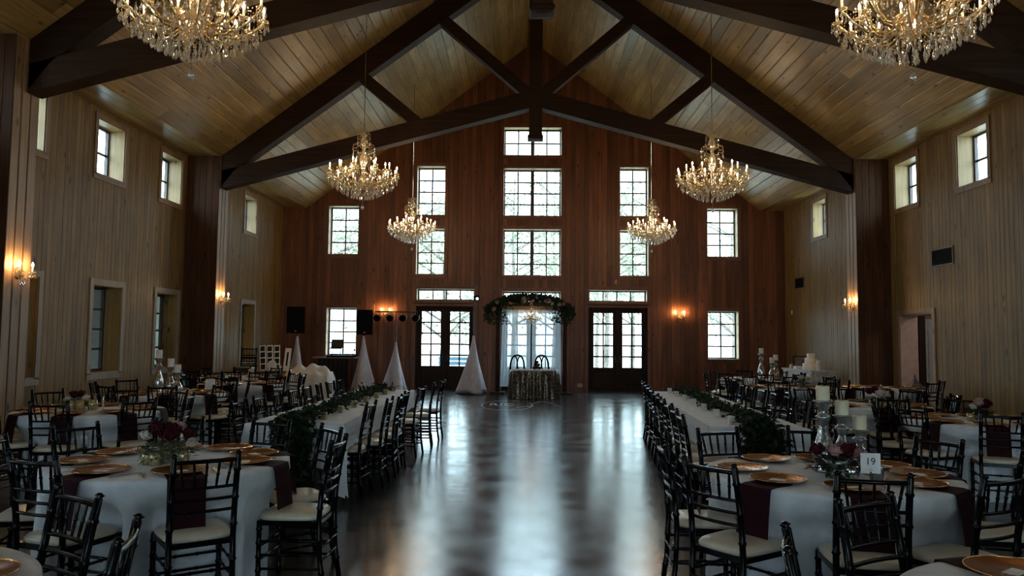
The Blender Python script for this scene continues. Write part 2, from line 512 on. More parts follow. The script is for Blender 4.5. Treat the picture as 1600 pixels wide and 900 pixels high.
# backing of the walls, with the openings through them
walls = {}
for side,(u0,u1,v1) in {'back':(XL-TH,XR+TH,APEX+.6),'front':(XL-TH,XR+TH,APEX+.6),'left':(YF,D,EAVE+.3),'right':(YF,D,EAVE+.3)}.items():
    mb = MB(); shell(mb, mapper(side), u0,u1,-.02,v1,.0,TH, WIN[side])
    walls[side] = mb.build('wall_'+side, M['backing'] if side!='front' else M['side_pine'], kind='structure')
def run_boards(side, u0, u1, w, topf, mat, v0=0.):
    P = mapper(side); n = round((u1-u0)/w); w=(u1-u0)/n
    for i in range(n):
        a=u0+i*w; b=a+w
        ops=[o for o in WIN[side] if o[1]>a and o[0]<b]
        mb=board(P,a+.0008,b-.0008,topf,ops,t=.02+rnd.uniform(-.002,.002),v0=v0)
        if mb.v: mb.build('board',mat,walls[side])
run_boards('back',XL,XR,.14,gable,M['back_pine'])
run_boards('left',6.0,D-.02,.125,lambda u:EAVE+.02,M['side_pine'])
run_boards('right',6.0,D-.02,.125,lambda u:EAVE+.02,M['side_pine'])
# plain lining of the walls beside and behind the camera
for side in ('left','right'):
    mb=MB(); shell(mb,mapper(side),YF,6.0,0,EAVE+.02,-.02,0,[o for o in WIN[side] if o[0]<6])
    mb.build('lining',M['side_pine'],walls[side])

# floor
fl = MB(); fl.box(XL-TH,XR+TH,YF-TH,D+TH,-.12,0)
fl.build('floor',M['floor'],kind='structure')

# roof: sloping board ceilings, flat soffits
ce = MB()
for s in (-1,1):
    x0,x1 = XC, XC+s*INN
    poly=[(x0,APEX+.03),(x1,EAVE+.03),(XC+s*(7.8+TH+.4),EAVE+.03),(XC+s*(7.8+TH+.4),EAVE+.3),(x1,EAVE+.35),(x0,APEX+.35)]
    ce.prism(poly,YF-TH,D+TH+.02)
ceil = ce.build('ceiling',M['backing'],kind='structure')
def roof_board(s, a, b, y0, y1):
    """a, b: distances from ridge measured across, board runs along the hall"""
    mb=MB(); c=.011; t=.02
    nx,nz = -s*SLOPE, -1.; ln=math.hypot(nx,nz); nx/=ln; nz/=ln
    def pt(d,h): 
        x=XC+s*d; z=APEX+.03-SLOPE*d
        return (x+nx*h, z+nz*h)
    prof=[pt(a,0),pt(a,t-c),pt(a+c,t),pt(b-c,t),pt(b,t-c),pt(b,0)]
    mb.prism(prof,y0,y1)
    return mb
nb=36
for s in (-1,1):
    w=INN/nb
    for i in range(nb):
        cuts=[5.0]+sorted(rnd.uniform(8,20) for _ in range(2))+[D]
        if cuts[2]-cuts[1]<1.2: cuts.pop(1)
        for y0,y1 in zip(cuts,cuts[1:]):
            roof_board(s,i*w+.001,(i+1)*w-.001,y0+.001,y1-.001).build('board',M['roof_pine'],ceil)
    mb=MB()
    poly=[(XC,APEX+.03),(XC+s*INN,EAVE+.03),(XC+s*INN,EAVE+.01),(XC,APEX+.01)]
    mb.prism(poly,YF,5.0); mb.build('lining',M['roof_pine'],ceil)
    for i in range(4):
        wx=(7.8-INN)/4; a=INN+i*wx; b=a+wx
        mb=MB(); xs=sorted((XC+s*a,XC+s*b)); mb.prism([(xs[0]+.001,EAVE+.03),(xs[1]-.001,EAVE+.03),(xs[1]-.001,EAVE+.006),(xs[1]-.007,EAVE),(xs[0]+.007,EAVE),(xs[0]+.001,EAVE+.006)],YF,D-.02)
        mb.build('board',M['roof_pine'],ceil)
# ridge board under the apex
rb=MB(); rb.box(XC-.12,XC+.12,YF,D-.02,APEX-.26,APEX-.05)
o=rb.build('trim_1',M['beam'],kind='structure')

# windows
wcount=[0]; PORTALS=[]
def portal(P, u0,u1,v0,v1, side):
    L=bpy.data.lights.new('window_portal','AREA'); L.shape='RECTANGLE'; L.size=u1-u0; L.size_y=v1-v0
    L.cycles.is_portal=True
    o=obj('window_portal',L)
    o.location=P((u0+u1)/2,(v0+v1)/2,TH+.03)
    o.rotation_euler={'back':(R(-90),0,0),'front':(R(90),0,0),'left':(R(90),0,R(-90)),'right':(R(90),0,R(90))}[side]
def window(side, r, cols, rows, mull, reveal, casing, depth=.30, sill=True, cw=.09, with_portal=True):
    wcount[0]+=1
    P=mapper(side); u0,u1,v0,v1=r
    w=struct('window_%d'%wcount[0])
    t=.018
    for nm,args in (('jamb',(u0,u0+t,v0,v1)),('jamb',(u1-t,u1,v0,v1)),('head',(u0+t,u1-t,v1-t,v1)),('sill',(u0+t,u1-t,v0,v0+t))):
        mb=MB(); mbox(mb,P,*args,-.02,TH-.01); mb.build(nm,reveal,w)
    for nm,args in (('casing',(u0-cw,u0,v0-cw*.2,v1+cw)),('casing',(u1,u1+cw,v0-cw*.2,v1+cw)),('casing',(u0,u1,v1,v1+cw)),('casing',(u0-cw,u1+cw,v0-cw*1.1,v0))):
        mb=MB(); mbox(mb,P,*args,-.042,-.016); mb.build(nm,casing,w)
    a0,a1,b0,b1=u0+t,u1-t,v0+t,v1-t
    fwid=.04
    fr=MB()
    for args in ((a0,a0+fwid,b0,b1),(a1-fwid,a1,b0,b1),(a0+fwid,a1-fwid,b1-fwid,b1),(a0+fwid,a1-fwid,b0,b0+fwid)):
        mbox(fr,P,*args,depth-.03,depth+.03)
    if mull:
        c=(a0+a1)/2; mbox(fr,P,c-.055,c+.055,b0+fwid,b1-fwid,depth-.04,depth+.03)
    fr.build('sash',M['sash'],w)
    g0,g1,h0,h1=a0+fwid,a1-fwid,b0+fwid,b1-fwid
    spans=[(g0,g1,cols)]
    if mull:
        c=(g0+g1)/2; spans=[(g0,c-.055,cols//2),(c+.055,g1,cols//2)]
    mu=MB(); mt=.02
    for p,q,n in spans:
        for i in range(1,n):
            x=p+(q-p)*i/n; mbox(mu,P,x-mt,x+mt,h0,h1,depth-.012,depth+.012)
        for j in range(1,rows):
            y=h0+(h1-h0)*j/rows; mbox(mu,P,p,q,y-mt,y+mt,depth-.0115,depth+.0115)
        for i in range(n):
            for j in range(rows):
                pn=MB(); x0=p+(q-p)*i/n; x1=p+(q-p)*(i+1)/n; y0=h0+(h1-h0)*j/rows; y1=h0+(h1-h0)*(j+1)/rows
                mbox(pn,P,x0+mt,x1-mt,y0+mt,y1-mt,depth-.002,depth+.002)
                pn.build('pane',M['glass'],w)
    if mu.v: mu.build('muntin',M['sash'],w)
    if with_portal: portal(P,u0,u1,v0,v1,side)
    return w
for r,c,n,mu in back_w: window('back',r,c,n,mu,M['reveal_pine'],M['trim_red'])
for s in ('left','right'):
    for r in upper: window(s,r,2,2,False,M['reveal_pine'],M['trim_pine'],with_portal=r[0]>5)
for r in lower: window('left',r,2,4,False,M['reveal_low'],M['grey_trim'],cw=.10,with_portal=r[0]>5)
for r in front_fill: window('front',r,2,3,False,M['reveal_pine'],M['trim_pine'])  # unseen windows behind the camera, put in for light on near fronts

# double doors in the far wall
dcount=[0]
def double_door(r):
    dcount[0]+=1
    P=mapper('back'); u0,u1,v0,v1=r
    d=struct('door_%d'%dcount[0])
    for nm,args in (('jamb',(u0,u0+.03,0,v1)),('jamb',(u1-.03,u1,0,v1)),('head',(u0+.03,u1-.03,v1-.04,v1))):
        mb=MB(); mbox(mb,P,*args,-.02,TH-.01); mb.build(nm,M['door_wood'],d)
    for args in ((u0-.09,u0,0,v1+.09),(u1,u1+.09,0,v1+.09),(u0,u1,v1,v1+.09)):
        mb=MB(); mbox(mb,P,*args,-.042,-.016); mb.build('casing',M['trim_red'],d)
    mid=(u0+u1)/2; dd=.10
    for a,b,hx in ((u0+.03,mid-.003,mid-.07),(mid+.003,u1-.03,mid+.07)):
        st=.115; top=v1-.04; g0,g1,h0,h1=a+st+.03,b-st-.03,.74,top-.13
        lf=MB()
        for args in ((a,g0,.01,top),(g1,b,.01,top),(g0,g1,h1,top),(g0,g1,.60,h0),(g0,g1,.01,.16)):
            mbox(lf,P,*args,dd-.022,dd+.022)
        leaf=lf.build('door_leaf',M['door_wood'],d)
        pb=MB(); mbox(pb,P,g0,g1,.16,.60,dd-.008,dd+.012); mbox(pb,P,g0+.06,g1-.06,.22,.54,dd-.016,dd-.008); pb.build('panel',M['door_wood'],leaf)
        mu=MB(); mt=.022
        c=(g0+g1)/2; mbox(mu,P,c-mt,c+mt,h0,h1,dd-.014,dd+.014)
        for j in range(1,5):
            y=h0+(h1-h0)*j/5; mbox(mu,P,g0,g1,y-mt,y+mt,dd-.0135,dd+.0135)
        mu.build('muntin',M['door_wood'],leaf)
        for i in range(2):
            for j in range(5):
                pn=MB(); x0=g0+(g1-g0)*i/2; x1=g0+(g1-g0)*(i+1)/2; y0=h0+(h1-h0)*j/5; y1=h0+(h1-h0)*(j+1)/5
                mbox(pn,P,x0+mt,x1-mt,y0+mt,y1-mt,dd-.002,dd+.002); pn.build('pane',M['glass'],leaf)
        hb=MB(); hb.tube([P(hx,1.0,dd-.022),P(hx,1.0,dd-.07),P(hx+(.09 if hx<mid else -.09)*-1,1.0,dd-.07)],.01,8)
        mbox(hb,P,hx-.02,hx+.02,.9,1.1,dd-.03,dd-.022)
        hb.build('door_handle',M['black_metal'],leaf)
    mb=MB(); mbox(mb,P,mid-.025,mid+.025,.01,v1-.04,dd-.03,dd-.022); mb.build('astragal',M['door_wood'],d)
    mb=MB(); mbox(mb,P,u0,u1,0,.012,-.02,TH-.01); mb.build('threshold',M['black_metal'],d)
    portal(P,u0,u1,.7,v1,'back')
for r in back_d: double_door(r)

# side doorway with a short hallway
P=mapper('right')
d=struct('door_4')
for args,nm in (((15.05,15.08,0,2.19),'jamb'),((16.35,16.38,0,2.19),'jamb'),((15.08,16.35,2.16,2.19),'head')):
    mb=MB(); mbox(mb,P,*args,-.02,TH-.01); mb.build(nm,M['tan_wall'] if nm=='jamb' else M['trim_pine'],d)
for args in ((14.95,15.05,0,2.28),(16.38,16.48,0,2.28),(15.05,16.38,2.19,2.28)):
    mb=MB(); mbox(mb,P,*args,-.045,-.016); mb.build('casing',M['trim_pine'],d)
mb=MB(); mb.box(XR+.83,XR+1.7,17.0,17.04,.01,2.12)
lf=mb.build('door_leaf',M['teal_white'],d)
for z0,z1 in ((.12,.52),(.62,.95),(1.05,2.0)):
    for a,b in ((XR+.90,XR+1.22),(XR+1.30,XR+1.62)):
        mb=MB(); mb.box(a,b,16.985,17.0,z0,z1); mb.build('panel',M['teal_white'],lf)
hall=MB()
mbox(hall,P,13.9,18.2,-.1,2.9,2.0,2.1); mbox(hall,P,13.9,14.0,-.1,2.9,TH,2.0); mbox(hall,P,18.1,18.2,-.1,2.9,TH,2.0)
mbox(hall,P,13.9,18.2,2.8,2.9,TH,2.0); mbox(hall,P,13.9,18.2,-.1,0,TH,2.0)
hall.build('wall_hallway',M['tan_wall'],kind='structure')
mb=MB(); mb.box(XR+.68,XR+.82,16.95,17.06,0,2.8); mb.build('trim_2',M['door_wood'],kind='structure')
hl=bpy.data.lights.new('hallway_light','POINT'); hl.energy=17; hl.color=(1,.93,.85); hl.shadow_soft_size=.1
o=obj('hallway_light',hl); o.location=(XR+1.2,14.6,2.6)

# pilasters
pc=0
PIL=[('left',16.7,17.25),('left',9.85,10.4),('right',16.7,17.25),('right',9.85,10.4)]
for side,y0,y1 in PIL:
    pc+=1
    s=-1 if side=='left' else 1
    xin=XC+s*INN; xo=XC+s*7.78
    core=MB(); xs=sorted((xin-s*-.02,xo)); core.box(xs[0],xs[1],y0+.02,y1-.02,0,EAVE)
    c=core.build('column',M['backing'],kind='structure')
    # boards on the near face, inner face, far face
    n=5; w=(abs(xo-xin)-.0)/n
    for i in range(n):
        a=xin+s*(i*w); b=xin+s*((i+1)*w); xs=sorted((a,b))
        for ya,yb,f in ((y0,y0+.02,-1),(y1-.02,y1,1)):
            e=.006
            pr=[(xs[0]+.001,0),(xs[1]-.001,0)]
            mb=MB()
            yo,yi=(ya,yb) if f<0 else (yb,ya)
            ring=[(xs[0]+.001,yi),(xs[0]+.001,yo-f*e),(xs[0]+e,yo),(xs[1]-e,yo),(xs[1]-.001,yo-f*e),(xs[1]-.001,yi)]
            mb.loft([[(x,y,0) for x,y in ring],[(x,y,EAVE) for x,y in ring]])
            mb.build('board',M['pilaster_near_shade'] if f<0 else M['side_pine'],c)
    n=3; w=(y1-y0)/n
    for i in range(n):
        ya,yb=y0+i*w,y0+(i+1)*w; e=.012
        gap=.012
        xi=xin; xo2=xin+s*.02
        ring=[(xo2,ya+gap),(xi+s*.006,ya+gap),(xi,ya+e+gap*.5),(xi,yb-e-gap*.5),(xi+s*.006,yb-gap),(xo2,yb-gap)]
        mb=MB(); mb.loft([[(x,y,0) for x,y in ring],[(x,y,EAVE) for x,y in ring]])
        mb.build('board',M['trim_pine'],c)

# trusses
def truss(yf, label, part_king=True):
    t=thing('roof_truss',label,'truss',(XC,yf,0),0,'scissor trusses of the roof')
    th=.30
    def bar(name, p, q, up_, dn, mat=M['beam'], y0=0., y1=th):
        """bar with vertical offsets up_/dn from the line p-q"""
        mb=MB(); mb.prism([(p[0],p[1]-dn),(q[0],q[1]-dn),(q[0],q[1]+up_),(p[0],p[1]+up_)],y0,y1)
        return mb.build(name,mat,t)
    for s in (-1,1):
        E0=(s*7.02,4.90); Cb=(0,6.80)
        bar('bottom_chord',E0,Cb,.40,0)
        # top chord tight under the boards
        sl=SLOPE
        topz=lambda x: APEX-sl*abs(x)
        mb=MB()
        pts=[(s*7.02,topz(7.02)),(0,topz(0)),(0,topz(0)-.62),(s*6.72,5.34),(s*7.02,4.95)]
        mb.prism(pts,0,th); mb.build('top_chord',M['beam'],t)
        # webs
        def web(p,q,w):
            dx,dz=q[0]-p[0],q[1]-p[1]; l=math.hypot(dx,dz); nx,nz=-dz/l*w/2,dx/l*w/2
            mb=MB(); mb.prism([(p[0]+nx,p[1]+nz),(q[0]+nx,q[1]+nz),(q[0]-nx,q[1]-nz),(p[0]-nx,p[1]-nz)],.03,th-.03)
            mb.build('web',M['beam'],t)
        web((s*2.35,9.02),(s*.10,7.05),.25)
        web((s*4.2,7.72),(s*2.65,6.42),.25)
    k=MB(); k.box(-.145,.145,-.02,th+.02,6.15,APEX-.1); k.build('king_post',M['beam'],t)
    pd=MB(); pd.loft([[(a*h,th/2+b*h,z) for a,b in ((-1,-1),(1,-1),(1,1),(-1,1))] for h,z in ((.15,6.2),(.15,6.16),(.175,6.13),(.175,6.09),(.15,6.07),(.06,6.06))]); pd.build('pendant',M['beam'],t)
    return t
truss(16.75,'dark timber scissor truss farther from camera, complete with webs and king post')
truss(10.1,'dark timber scissor truss nearer the camera, cut by the top edge')
# header beams where trusses meet the soffit
# ------------------------------------------------------------------ outside
og=MB(); og.add([(-90,-60,-.3),(90,-60,-.3),(90,120,-.3),(-90,120,-.3)],[(0,1,2,3)])
og.build('ground',plain('dry grass and gravel',(.56,.56,.49),.9,var=.12,scale=.8),kind='structure')
pw=MB(); pw.box(XL-3.4,XL-TH,4,D+1,2.75,2.9); pw.build('roof_porch',M['backing'],kind='structure')
pw=MB(); pw.box(XL-3.1,XL-2.9,4,D+1,-.3,2.75); pw.build('wall_porch',plain('porch boards',(.46,.48,.40),.8),kind='structure')
def tree(x,y,h,seed,label,cr=2.7,nl=1500,cat='tree'):
    r=random.Random(seed)
    t=thing('tree',label,cat,(x,y,-.3),0,'trees beyond the far wall')
    tr=MB()
    tr.tube([(0,0,0),(.08,.05,h*.3),(-.05,.1,h*.62),(0.05,0,h*.95)],[.14,.11,.07,.02],7)
    tips=[]
    for k in range(12):
        z=h*r.uniform(.2,.82); a=r.uniform(0,2*PI); l=cr*r.uniform(.6,1.0)
        p0=(0,0,z); p1=(math.cos(a)*l*.5,math.sin(a)*l*.5,z+l*.28); p2=(math.cos(a)*l,math.sin(a)*l,z+l*.5)
        tr.tube([p0,p1,p2],[.06,.04,.012],5); tips+= [p1,p2,p2]
        for q in range(3):
            b=a+r.uniform(-.9,.9); l2=l*.5
            e=(p1[0]+math.cos(b)*l2,p1[1]+math.sin(b)*l2,p1[2]+r.uniform(.1,.8)); tr.tube([p1,e],[.025,.008],4); tips.append(e)
    tr.build('trunk',M['bark'],t)
    lv=MB()
    for i in range(nl):
        c=r.choice(tips)
        p=(c[0]+r.gauss(0,.6),c[1]+r.gauss(0,.6),c[2]+r.gauss(0,.5))
        if p[2]<.8: continue
        dd=(r.gauss(0,1),r.gauss(0,1),r.gauss(0,.6)); lv.leaf(p,dd,(r.gauss(0,1),r.gauss(0,1),1),r.uniform(.14,.26),r.uniform(.09,.15))
    lv.build('leaves',M['tree_leaf'],t,kind='stuff')
tspec=[(-9.5,33,8.5,'behind the left outer window'),(-5.6,36,10,'behind the left inner windows'),(-3.3,31,7,'closest behind the left glazed doors'),(-.6,38,11,'behind the centre windows'),(3.6,34,9.5,'behind the right glazed doors'),(5.6,40,11,'behind the right inner windows'),(9.8,36,9,'behind the right outer window'),(-12.5,41,11,'at the far left of the row'),(1.6,42,12,'farthest back behind the centre windows'),(-7.6,44,12,'farthest back behind the left windows'),(7.6,45,12,'farthest back behind the right windows'),(-2.0,46,12,'far behind the left glazed doors'),(4.4,47,13,'far behind the right glazed doors'),(12.6,42,11,'at the far right of the row')]
for i,(x,y,h,w) in enumerate(tspec):
    tree(x,y,h,40+i,'thin leafed tree outside '+w,nl=1700)
bn=thing('garden_bench','blue slatted bench outside the left glazed doors','bench',(-2.35,27.5,-.3))
for j in range(4):
    b=MB(); b.box(-.75,.75,-.02,.02,.62+j*.16,.74+j*.16); b.build('slat',M['bench_blue'],bn)
b=MB(); b.box(-.75,.75,-.45,0,.50,.54); b.build('seat',M['bench_blue'],bn)
for x in (-.7,.7):
    b=MB(); b.box(x-.03,x+.03,-.45,-.39,0,.5); b.box(x-.03,x+.03,.0,.06,0,1.25); b.build('leg',M['bench_blue'],bn)

# ------------------------------------------------------------------ chiavari chairs
def ringed(p, q, r, rings, n=8, extra=1.35):
    """turned leg: thin tube from p to q with bamboo rings at given fractions"""
    p=Vector(p); q=Vector(q); pts=[]; rad=[]
    fr=sorted(rings); L_=(q-p).length
    st=[(0,r)]
    for f in fr:
        e=.012/L_
        st+=[(f-e,r),(f,r*extra),(f+e,r)]
    st.append((1,r))
    for f,rr in st: pts.append(p.lerp(q,f)); rad.append(rr)
    return pts,rad
BACK=[(.44,-.195),(.60,-.205),(.75,-.228),(.925,-.262)]
def back_y(z):
    for (z0,y0),(z1,y1) in zip(BACK,BACK[1:]):
        if z<=z1: return y0+(y1-y0)*(z-z0)/(z1-z0)
    return BACK[-1][1]
def seat_mb():
    mb=MB(); rings=[]
    base=[]
    for k in range(24):
        a=2*PI*k/24; c,s_=math.cos(a),math.sin(a); e=.42
        x=math.copysign(abs(c)**e,c); y=math.copysign(abs(s_)**e,s_)
        base.append((x,y))
    for sc_,z in ((.93,.435),(1.0,.445),(1.0,.462),(.93,.478),(.7,.486),(.3,.489)):
        rings.append([(x*sc_*(.192+.012*y),y*sc_*.195+.005,z) for x,y in base])
    mb.loft(rings); return mb
def make_chair(full, label, group):
    t=thing('chiavari_chair',label,'chair',(0,0,0),0,group)
    seat_mb().build('seat_cushion',M['ivory_vinyl'],t,True)
    K=M['black_gloss']; n=8 if full else 5
    fr=MB()
    ring=[(-.182,-.195),(.182,-.195),(.198,.195),(-.198,.195)]
    fr.loft([[(x*.9,y*.9,.405) for x,y in ring],[(x,y,.41) for x,y in ring],[(x,y,.437) for x,y in ring],[(x*.97,y*.97,.44) for x,y in ring]])
    fr.build('seat_frame',K,t)
    for s in (-1,1):
        mb=MB()
        if full:
            p,r=ringed((s*.187,.182,0),(s*.187,.182,.43),.0165,(.12,.3,.5,.7,.9)); r[0]=.014
        else: p,r=[(s*.187,.182,0),(s*.187,.182,.43)],[.016,.017]
        mb.tube(p,r,n); mb.build('leg',K,t,True)
        mb=MB(); pts=[(s*.172,-.235,0),(s*.172,-.205,.2)]+[(s*.172,y,z) for z,y in BACK]
        if full:
            dense=[]; rad=[]
            for a,b in zip(pts,pts[1:]):
                pp,rr=ringed(a,b,.0175,(.5,) if b[2]>.3 else (.6,)); dense+=pp[:-1]; rad+=rr[:-1]
            dense.append(pts[-1]); rad.append(.0175)
            e=pts[-1]
            dense+=[(e[0],e[1]-.002,e[2]+.006),(e[0],e[1]-.004,e[2]+.014),(e[0],e[1]-.006,e[2]+.024)]; rad+=[.012,.021,.008]
            mb.tube(dense,rad,n)
        else: mb.tube(pts,[.016]*5+[.019],n)
        mb.build('leg',K,t,True)
    def rail(mb,z,r,bow=.018):
        y=back_y(z); m=5 if full else 3; pts=[]; rr=[]
        for i in range(m):
            f=-1+2*i/(m-1); pts.append((f*.172,y-bow*(1-f*f),z)); rr.append(r)
        mb.tube(pts,rr,6 if full else 4,False)
    def spindle(mb,i):
        f=(i-2)/2.5
        z0,z1=.745,.895
        p0=(f*.145,back_y(z0)-.018*(1-f*f),z0); p1=(f*.172,back_y(z1)-.018*(1-f*f),z1)
        if full:
            pts=[Vector(p0).lerp(Vector(p1),g) for g in (0,.25,.45,.5,.55,.75,1)]
            mb.tube(pts,[.006,.008,.0075,.011,.0075,.008,.006],6,False)
        else: mb.tube([p0,p1],.0075,4,False)
    # side, front and back stretchers
    ST=[((s*.187,.182,z),(s*.172,-.21,z+.0)) for s in (-1,1) for z in (.31,.225,.14)]
    ST+=[((-.187,.182,z),(.187,.182,z)) for z in (.275,.19)]+[((-.172,-.212,z),(.172,-.212,z)) for z in (.275,.19)]
    if full:
        mb=MB(); rail(mb,.897,.0125); mb.build('top_rail',K,t,True)
        for z in (.745,.678,.61):
            mb=MB(); rail(mb,z,.0095); mb.build('back_rail',K,t,True)
        for i in range(5):
            mb=MB(); spindle(mb,i); mb.build('spindle',K,t,True)
        for a,b in ST:
            mb=MB(); pp,rr=ringed(a,b,.0085,(.33,.66),extra=1.4); mb.tube(pp,rr,6,False); mb.build('stretcher',K,t,True)
    else:
        mb=MB()
        for z,r in ((.897,.0125),(.745,.010),(.678,.010),(.61,.010)): rail(mb,z,r)
        for i in range(5): spindle(mb,i)
        mb.build('backrest',K,t)
        mb=MB()
        for a,b in ST: mb.tube([a,b],.0085,4,False)
        mb.build('stretcher',K,t)
    return t
PROTO={}
def chair(x,y,rz,label,group,full):
    if full not in PROTO:
        t=make_chair(full,label,group); PROTO[full]=t
        t.location=(x,y,0); t.rotation_euler=(0,0,rz); return t
    return dup(PROTO[full],(x,y,0),rz,label,group)

# ------------------------------------------------------------------ round tables
RT=.762
def table_cloth(r, seed, drop=.755, folds=9, dents=()):
    """floor-length cloth, pushed in where chair seats press against it"""
    rr=random.Random(seed); mb=MB(); n=144
    ph=[rr.uniform(0,2*PI) for _ in range(4)]
    rings=[]
    rings.append([(r*.02*math.cos(2*PI*k/n),r*.02*math.sin(2*PI*k/n),.762) for k in range(n)])
    rings.append([(r*.96*math.cos(2*PI*k/n),r*.96*math.sin(2*PI*k/n),.762) for k in range(n)])
    for f in (0,.03,.10,.18,.26,.33,.5,.7,.85,1.0):
        ring=[]
        for k in range(n):
            a=2*PI*k/n
            w=math.cos(folds*a+ph[0]+.5*math.sin(2*a+ph[1]))*.6+.4*math.cos((folds-3)*a+ph[2])
            w2=max(-.55,w)
            rad=r*(1+.004)+ (f**1.1)*(.035+.075*w2)
            for da,rf in dents:
                g=abs((a-da+PI)%(2*PI)-PI)*rad
                k_=max(0,min(1,(f-.10)/.2))*max(0,min(1,(.36-g)/.13))
                k_=k_*k_*(3-2*k_)
                rad=rad+(min(rad,rf)-rad)*k_
            ring.append((rad*math.cos(a),rad*math.sin(a),.757-drop*f if f>0 else .758))
        rings.append(ring)
    m=len(rings); vs=[p for q in rings for p in q]; fs=[]
    for i in range(m-1):
        for k in range(n):
            k2=(k+1)%n; fs.append((i*n+k,i*n+k2,(i+1)*n+k2,(i+1)*n+k))
    fs.append(tuple(range(n-1,-1,-1)))
    return mb.add(vs,fs)
SECT=['right','far right','far','far left','left','near left','near','near right']
def sectors(angs):
    """one place name per seat, in order round the table"""
    best=None
    a=sorted(range(len(angs)),key=lambda i:angs[i]%360)
    for sft in range(8):
        cost=0; out={}
        for j,i in enumerate(a):
            k=(j+sft)%8; dlt=((angs[i]-45*k+180)%360)-180; cost+=dlt*dlt; out[i]=SECT[k]
        if best is None or cost<best[0]: best=(cost,out)
    return best[1]
def sect_sparse(angs):
    return {i:SECT[int(round((a%360)/45))%8] for i,a in enumerate(angs)}

def charger(label):
    t=thing('charger_plate',label,'plate',(0,0,0),0,'gold charger plates')
    mb=MB(); mb.lathe([(.02,.000),(.10,.001),(.115,.006),(.160,.014),(.165,.016),(.163,.019),(.158,.018),(.115,.010),(.10,.006),(.0005,.005)],36); mb.build('plate',M['copper_gold'],t,True)
    mb=MB()
    pts=[(.163*math.cos(2*PI*k/36),.163*math.sin(2*PI*k/36),.019) for k in range(37)]; mb.tube(pts,.0035,5,False); mb.build('rim',M['gold_rim'],t,True)
    return t
def napkin_mesh():
    """hangs from under the plate over the cloth edge; local +x points outward, origin at the table edge"""
    mb=MB(); path=[(-.20,.0),(-.03,.0),(.006,-.006),(.014,-.03),(.03,-.14),(.045,-.27),(.05,-.33)]
    w=.105; t=.004
    for j in range(2):
        pass
    up_=[]; lo=[]
    for x,z in path:
        up_.append((x+ (t if z<-.005 else 0),z+t if z>-.02 else z)); lo.append((x,z))
    vs=[]; 
    for (xu,zu),(xl,zl) in zip(up_,lo):
        wv=w*(1+.05*(-zl))
        vs+=[(xu,-wv,zu),(xu,wv,zu),(xl,wv,zl),(xl,-wv,zl)]
    fs=[]
    for i in range(len(path)-1):
        for k in range(4):
            k2=(k+1)%4; fs.append((i*4+k,i*4+k2,(i+1)*4+k2,(i+1)*4+k))
    m=len(path)-1
    fs+=[(3,2,1,0),(m*4,m*4+1,m*4+2,m*4+3)]
    mb.add(vs,fs)
    return mb
NAP=None; CARD=None; CHG=None
def one(name,mesh,mat,label,cat,group,loc,rz):
    if mat and not mesh.materials: mesh.materials.append(mat)
    o=obj(name,mesh,None,loc); o.rotation_euler=(0,0,rz); return tag(o,label,cat,group)
nap_me=napkin_mesh().mesh('napkin')
cm=MB(); cm.box(-.028,.028,-.045,.045,0,.002); card_me=cm.mesh('menu_card')
fk=MB(); fk.obox(Matrix.Translation((0,-.03,.003)),.008,.12,.003); fk.obox(Matrix.Translation((0,.05,.003)),.022,.03,.003)
for k in (-1,0,1): fk.obox(Matrix.Translation((k*.008,.085,.003)),.004,.045,.003)
fork_me=fk.mesh('fork')
kn=MB(); kn.obox(Matrix.Translation((0,-.05,.003)),.011,.10,.005); kn.loft([[(-.007,0,.002),(.007,0,.002),(.007,0,.004),(-.007,0,.004)],[(-.008,.09,.002),(.006,.09,.002),(.006,.09,.004),(-.008,.09,.004)],[(-.001,.125,.002),(.001,.125,.002),(.001,.125,.004),(-.001,.125,.004)]])
knife_me=kn.mesh('knife')

